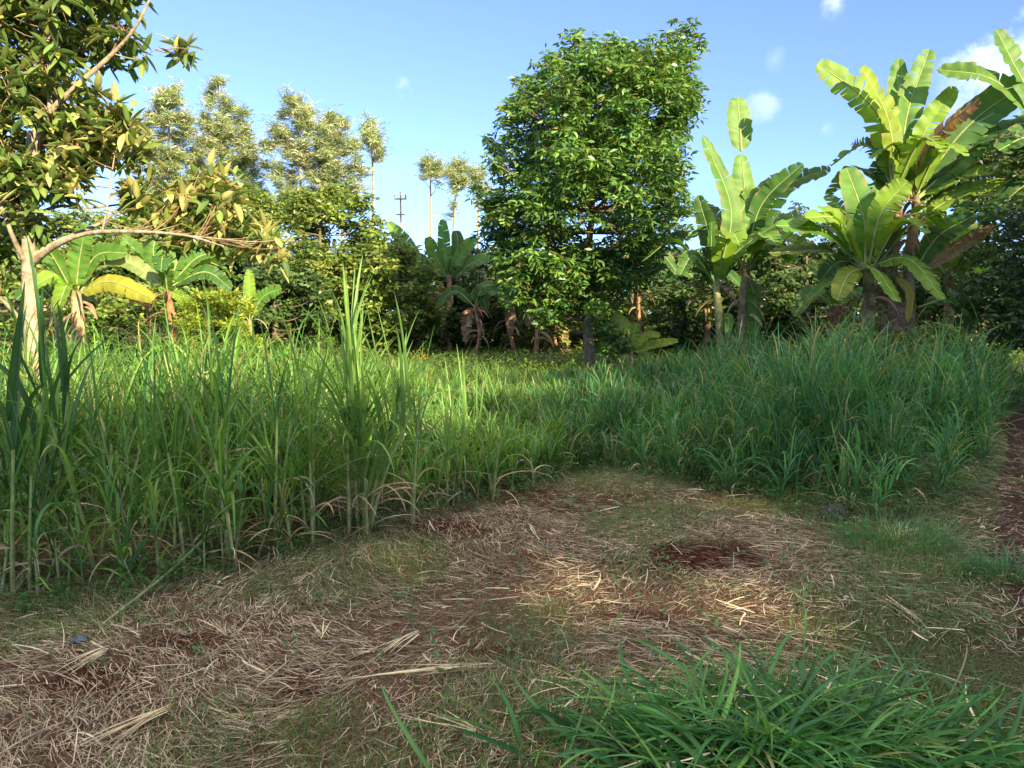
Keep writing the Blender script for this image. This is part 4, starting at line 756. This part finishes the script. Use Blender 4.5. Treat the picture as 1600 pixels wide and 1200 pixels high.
banana('tallest banana plant with a withered orange leaf, in the right clump', 13.2, [(1425, 570), (1420, 420), (1432, 340), (1428, 300)], (.15, .075), [
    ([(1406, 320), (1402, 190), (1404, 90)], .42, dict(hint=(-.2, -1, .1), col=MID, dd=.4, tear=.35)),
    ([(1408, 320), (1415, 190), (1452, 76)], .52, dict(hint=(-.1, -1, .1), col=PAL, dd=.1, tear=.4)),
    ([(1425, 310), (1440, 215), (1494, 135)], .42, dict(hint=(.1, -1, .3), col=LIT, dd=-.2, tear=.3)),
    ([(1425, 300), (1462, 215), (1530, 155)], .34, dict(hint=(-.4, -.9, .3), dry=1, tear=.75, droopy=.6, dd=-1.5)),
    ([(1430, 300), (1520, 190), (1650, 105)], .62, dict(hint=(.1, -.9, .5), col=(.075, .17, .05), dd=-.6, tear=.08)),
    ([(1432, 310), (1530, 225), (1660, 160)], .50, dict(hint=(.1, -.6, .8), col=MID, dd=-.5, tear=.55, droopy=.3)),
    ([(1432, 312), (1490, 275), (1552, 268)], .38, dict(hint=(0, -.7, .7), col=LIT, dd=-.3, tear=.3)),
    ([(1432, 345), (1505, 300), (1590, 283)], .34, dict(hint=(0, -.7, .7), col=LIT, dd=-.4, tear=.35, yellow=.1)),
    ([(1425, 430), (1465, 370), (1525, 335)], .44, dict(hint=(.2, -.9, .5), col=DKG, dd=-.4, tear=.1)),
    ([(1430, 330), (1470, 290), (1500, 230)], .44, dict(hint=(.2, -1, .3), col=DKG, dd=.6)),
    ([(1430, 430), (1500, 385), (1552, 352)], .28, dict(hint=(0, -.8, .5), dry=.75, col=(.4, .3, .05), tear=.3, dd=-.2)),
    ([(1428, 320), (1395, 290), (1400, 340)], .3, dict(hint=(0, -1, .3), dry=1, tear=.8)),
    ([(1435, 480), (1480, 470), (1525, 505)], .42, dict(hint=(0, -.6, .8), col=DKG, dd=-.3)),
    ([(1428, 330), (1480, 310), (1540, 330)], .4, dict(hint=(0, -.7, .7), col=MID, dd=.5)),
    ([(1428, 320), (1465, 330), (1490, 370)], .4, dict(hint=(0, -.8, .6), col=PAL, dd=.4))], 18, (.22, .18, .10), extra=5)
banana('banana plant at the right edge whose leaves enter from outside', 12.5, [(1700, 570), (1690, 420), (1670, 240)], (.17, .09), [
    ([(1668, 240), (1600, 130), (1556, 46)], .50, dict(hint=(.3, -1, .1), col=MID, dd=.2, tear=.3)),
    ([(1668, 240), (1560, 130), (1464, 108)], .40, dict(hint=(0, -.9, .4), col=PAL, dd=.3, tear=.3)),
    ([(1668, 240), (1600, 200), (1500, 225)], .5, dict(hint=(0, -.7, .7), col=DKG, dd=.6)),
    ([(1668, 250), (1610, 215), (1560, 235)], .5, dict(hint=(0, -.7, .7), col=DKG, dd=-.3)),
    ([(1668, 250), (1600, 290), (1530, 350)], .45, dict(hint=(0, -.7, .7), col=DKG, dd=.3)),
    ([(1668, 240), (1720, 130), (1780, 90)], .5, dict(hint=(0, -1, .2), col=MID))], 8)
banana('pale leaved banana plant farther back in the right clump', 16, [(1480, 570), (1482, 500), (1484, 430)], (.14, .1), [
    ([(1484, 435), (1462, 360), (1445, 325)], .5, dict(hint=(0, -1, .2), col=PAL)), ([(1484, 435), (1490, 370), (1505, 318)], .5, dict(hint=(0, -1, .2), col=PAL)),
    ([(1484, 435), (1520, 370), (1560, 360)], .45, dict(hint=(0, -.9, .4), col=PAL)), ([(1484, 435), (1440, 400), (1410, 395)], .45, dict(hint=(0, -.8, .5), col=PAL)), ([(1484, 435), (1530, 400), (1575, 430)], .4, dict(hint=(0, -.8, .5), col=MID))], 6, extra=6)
banana('banana plant far left with one long yellow drooping leaf', 16, [(125, 585), (124, 520), (118, 455)], (.19, .13), [
    ([(120, 462), (170, 440), (242, 468)], .46, dict(hint=(0, -.9, .5), col=(.36, .38, .04), yellow=.25, dd=-.6, tear=.15, fold=.1)),
    ([(118, 458), (125, 400), (136, 350)], .5, dict(hint=(.2, -1, .1), col=PAL)), ([(118, 460), (105, 445), (88, 490)], .5, dict(hint=(-.2, -.9, .4), col=LIT, dd=-.5)),
    ([(118, 458), (90, 430), (40, 455)], .42, dict(hint=(0, -.7, .7), col=LIT)), ([(118, 458), (150, 400), (200, 395)], .45, dict(hint=(0, -.9, .4), col=MID)),
    ([(118, 458), (80, 400), (60, 370)], .45, dict(hint=(0, -1, .3), col=PAL)), ([(200, 475), (215, 470), (238, 482)], .2, dict(hint=(0, -1, .2), dry=1, tear=.5))], 20, (.42, .28, .17), extra=4)
banana('banana plant with fanned grey green leaves over a rusty brown stem', 16.5, [(280, 575), (270, 510), (262, 455)], (.12, .09), [
    ([(260, 450), (225, 405), (190, 370)], .42, dict(hint=(0, -1, .3), col=PAL)), ([(260, 450), (240, 400), (246, 362)], .42, dict(hint=(.1, -1, .2), col=MID)),
    ([(262, 450), (280, 400), (292, 360)], .46, dict(hint=(0, -1, .2), col=PAL)), ([(262, 450), (305, 405), (335, 395)], .42, dict(hint=(0, -.9, .4), col=MID)),
    ([(258, 450), (200, 410), (142, 415)], .42, dict(hint=(0, -.8, .6), col=(.2, .27, .09))), ([(262, 450), (320, 425), (362, 452)], .4, dict(hint=(0, -.9, .5), col=DKG)),
    ([(262, 450), (250, 410), (215, 385)], .4, dict(hint=(0, -1, .2), col=DKG, dd=.5)), ([(262, 455), (290, 470), (300, 500)], .3, dict(hint=(0, -1, .3), col=LIT, dd=-.4)), ([(262, 450), (300, 380), (330, 350)], .4, dict(hint=(0, -1, .3), col=PAL, dd=.7))], 18, (.40, .19, .09), extra=3)
banana('low banana plant poking up behind the small yellow green bush', 17, [(390, 580), (390, 540), (390, 500)], (.09, .07), [
    ([(390, 500), (390, 460), (389, 420)], .28, dict(hint=(.2, -1, .1), col=LIT)), ([(392, 500), (410, 465), (441, 450)], .36, dict(hint=(0, -1, .4), col=MID)),
    ([(388, 500), (355, 465), (325, 452)], .32, dict(hint=(0, -.9, .5), col=LIT, yellow=.3)), ([(388, 500), (370, 480), (330, 500)], .3, dict(hint=(0, -.9, .5), col=MID))], 6)
banana('banana plant left of the central tree with a single broad leaf leaning left', 24, [(650, 575), (652, 500), (655, 440)], (.14, .1), [
    ([(658, 440), (640, 390), (606, 347)], .5, dict(hint=(.2, -1, .2), col=PAL, tear=.1)), ([(655, 440), (632, 405), (618, 400)], .4, dict(hint=(0, -1, .4), col=LIT))], 12, (.35, .22, .14))
banana('banana plant left of the central tree with a spray of short upright leaves', 24.5, [(702, 575), (702, 500), (702, 430)], (.15, .11), [
    ([(702, 440), (694, 390), (692, 342)], .46, dict(hint=(.2, -1, .1), col=MID)), ([(702, 440), (680, 400), (668, 370)], .46, dict(hint=(0, -1, .3), col=PAL)),
    ([(702, 440), (722, 395), (745, 372)], .46, dict(hint=(0, -1, .3), col=PAL)), ([(702, 440), (740, 410), (778, 400)], .46, dict(hint=(0, -.9, .4), col=PAL)),
    ([(702, 440), (725, 420), (745, 445)], .44, dict(hint=(0, -.9, .4), col=MID)), ([(702, 440), (675, 425), (660, 450)], .44, dict(hint=(0, -.9, .4), col=DKG)),
    ([(702, 440), (715, 385), (712, 360)], .44, dict(hint=(.3, -1, .3), col=DKG)), ([(702, 445), (690, 465), (688, 500)], .4, dict(hint=(0, -1, .2), dry=1, tear=.6))], 18, (.40, .24, .15))
banana('bright little banana plant right of the central trunk', 17, [(985, 600), (986, 570), (985, 545)], (.07, .05), [
    ([(985, 550), (980, 520), (958, 488)], .42, dict(hint=(.3, -1, .2), col=(.3, .4, .06), tear=.1)), ([(985, 550), (1010, 525), (1032, 524)], .22, dict(hint=(0, -.8, .6), col=(.3, .4, .05), tear=.1)),
    ([(985, 552), (1015, 540), (1060, 532)], .26, dict(hint=(0, -.8, .6), col=(.3, .42, .05), tear=.1)), ([(985, 560), (1002, 556), (1020, 566)], .22, dict(hint=(0, -.8, .6), col=(.28, .38, .05), tear=.1)),
    ([(985, 550), (990, 520), (995, 505)], .28, dict(hint=(.2, -1, .1), col=(.26, .38, .05), tear=.1)), ([(985, 555), (970, 545), (955, 560)], .24, dict(hint=(0, -1, .4), col=LIT, tear=.1))], 3, (.45, .32, .18))
# background banana stems catching the sun between the trunks
for (x, y0, y1, Y, rr, lab) in [(838, 575, 455, 21, .13, 'orange lit banana stem leaning beside the left flank of the central crown'), (795, 570, 470, 21.5, .12, 'brown banana stem in shadow left of the central tree'), (1000, 575, 420, 20, .10, 'thin pale banana stem just behind the little bright banana'), (1100, 560, 450, 20, .16, 'sun reddened banana stem behind the slim banana plant'),
                              (1225, 565, 455, 20, .12, 'banana stem in shade between the two right banana groups'), (1520, 560, 470, 17, .13, 'tan banana stem in the dark at right'), (1300, 560, 480, 15.5, .15, 'ragged brown banana stem beside the low wide plant'), (742, 575, 480, 20.5, .1, 'short rusty banana stem by the orange flowers'), (868, 575, 500, 22, .1, 'pinkish banana stem left of the central trunk'), (85, 585, 470, 16.4, .13, 'pale brown banana stem behind the near pale trunk')]:
    lv = [([(x, y1), (x + s_ * 30, y1 - 25), (x + s_ * 60, y1 + rng.uniform(-15, 25))], .4, dict(hint=(0, -.8, .6), col=DKG, dd=rng.uniform(-1, 1))) for s_ in (-1, 1, .3)] + [([(x, y1), (x + s_ * 14, y1 + 15), (x + s_ * 18, y1 + 55)], .34, dict(hint=(0, -1, .2), dry=1, tear=.6)) for s_ in (rng.uniform(-1, 1),)]
    Y += 1.5; banana(lab, Y, [(x + rng.uniform(-14, 20), y0), (x + rng.uniform(-4, 8), (y0 + y1) / 2), (x, y1)], (rr * .8, rr * .5), lv, 16, (.36, .21, .13))
# orange flower plant
b = px(655, 575, 17); b[2] = 0; t = thing('flowering_plant', 'slender plant with orange yellow flowers behind the tall clump', 'flower', b)
B = MB(); 
for i in range(5): tubes(B, spline([[0, 0, 0], [rng.normal(0, .05), 0, .3], [rng.normal(0, .15), rng.normal(0, .1), rng.uniform(.55, .8)]], 6), .008, (.1, .16, .04), 4)
B.obj('stems', M_STEM, t); B = MB(); n = 90
ribbons(B, np.c_[rng.normal(0, .1, n), rng.normal(0, .08, n), U(.45, .8, n)], U(0, 6.3, n), U(.6, 1.4, n), U(1.2, 1.8, n), .05, .03, colmix([(.75, .30, .02), (.8, .45, .03)], n), None, 2, 1, 'leaf'); B.obj('petals', M_DRY, t)

# ------------------------------------------------------------------ unseen tree row added behind the camera to throw the foreground shade
GAPS = [(gp(890, 928), .5, .86), (gp(1190, 950), .5, .74), (gp(640, 880), .38, .7), (gp(1180, 800), .4, .75)]
def cast_keep(P):
    """openings shaped in the added foliage to place the sun flecks"""
    t = P[:, 2] / TS[2]; gx = P[:, 0] - TS[0] * t; gy = P[:, 1] - TS[1] * t; k = np.ones(len(P), bool)
    for (c, a, b_) in GAPS: k &= ((gx - c[0]) / a) ** 2 + ((gy - c[1]) / b_) ** 2 > 1
    return k
row = [(-6.5, -4.5, 5.3), (-2.8, -4.2, 5.2), (.6, -4.4, 5.1), (3.8, -4.3, 5.2), (6.8, -4.6, 5.3), (10.0, -4.2, 6.6), (13.2, -3.2, 8.3), (16.5, -1.8, 9.5), (19.5, .5, 10.4)]
row = [(x + 13 * math.sin(SUN_AZ), y - 13 * math.cos(SUN_AZ), h + 13 * math.tan(SUN_EL) / math.cos(0)) for (x, y, h) in row]
for i, (x, y, h) in enumerate(row):
    t = thing('added_shade_tree', 'unseen tree added for shade behind the viewer, %s from the left in its row' % ['first', 'second', 'third', 'fourth', 'fifth', 'sixth', 'seventh', 'eighth', 'ninth'][i], 'tree', (x, y, 0), 'added row of unseen shade trees behind the viewer')
    B = MB(); tr_ = spline([[0, 0, -.1], [.1, 0, h * .4], [0, .1, h * .85]], 10); tubes(B, tr_, np.linspace(.16, .04, 10), (.16, .12, .09), 7); B.obj('trunk', M_BARK, t)
    n = int(300 * h); Pc = np.c_[rng.uniform(-2.1, 2.1, n), rng.uniform(-1.2, 1.2, n), rng.uniform(.2, h, n)]
    Pc[:, 2] = np.minimum(Pc[:, 2], h - .35 * np.abs(Pc[:, 0]) * rng.random(n)); Pc = Pc[cast_keep(Pc + np.array([x, y, 0]))]; n = len(Pc)
    B = MB()
    for j in range(7): ribbons(B, Pc + rng.normal(0, .08, (n, 3)), U(0, 6.3, n), U(.6, 1.5, n), U(1.4, 2.2, n), U(.28, .45, n), U(.14, .22, n), colmix(DARK['cols'], n), None, 2, 1, 'leaf')
    B.obj('crown', M_LEAF, t)
    B = MB(); 
    for j in range(14):
        q = Pc[rng.integers(0, n)]; a0 = tr_[min(9, max(1, int(q[2] / h * 9)))]; tubes(B, spline([a0, (a0 + q) / 2 - [0, 0, .1], q], 5), np.linspace(.03, .008, 5), (.16, .12, .09), 4)
    B.obj('branches', M_BARK, t)
print('verts', sum(len(o.data.vertices) for o in C.objects if o.type == 'MESH'))
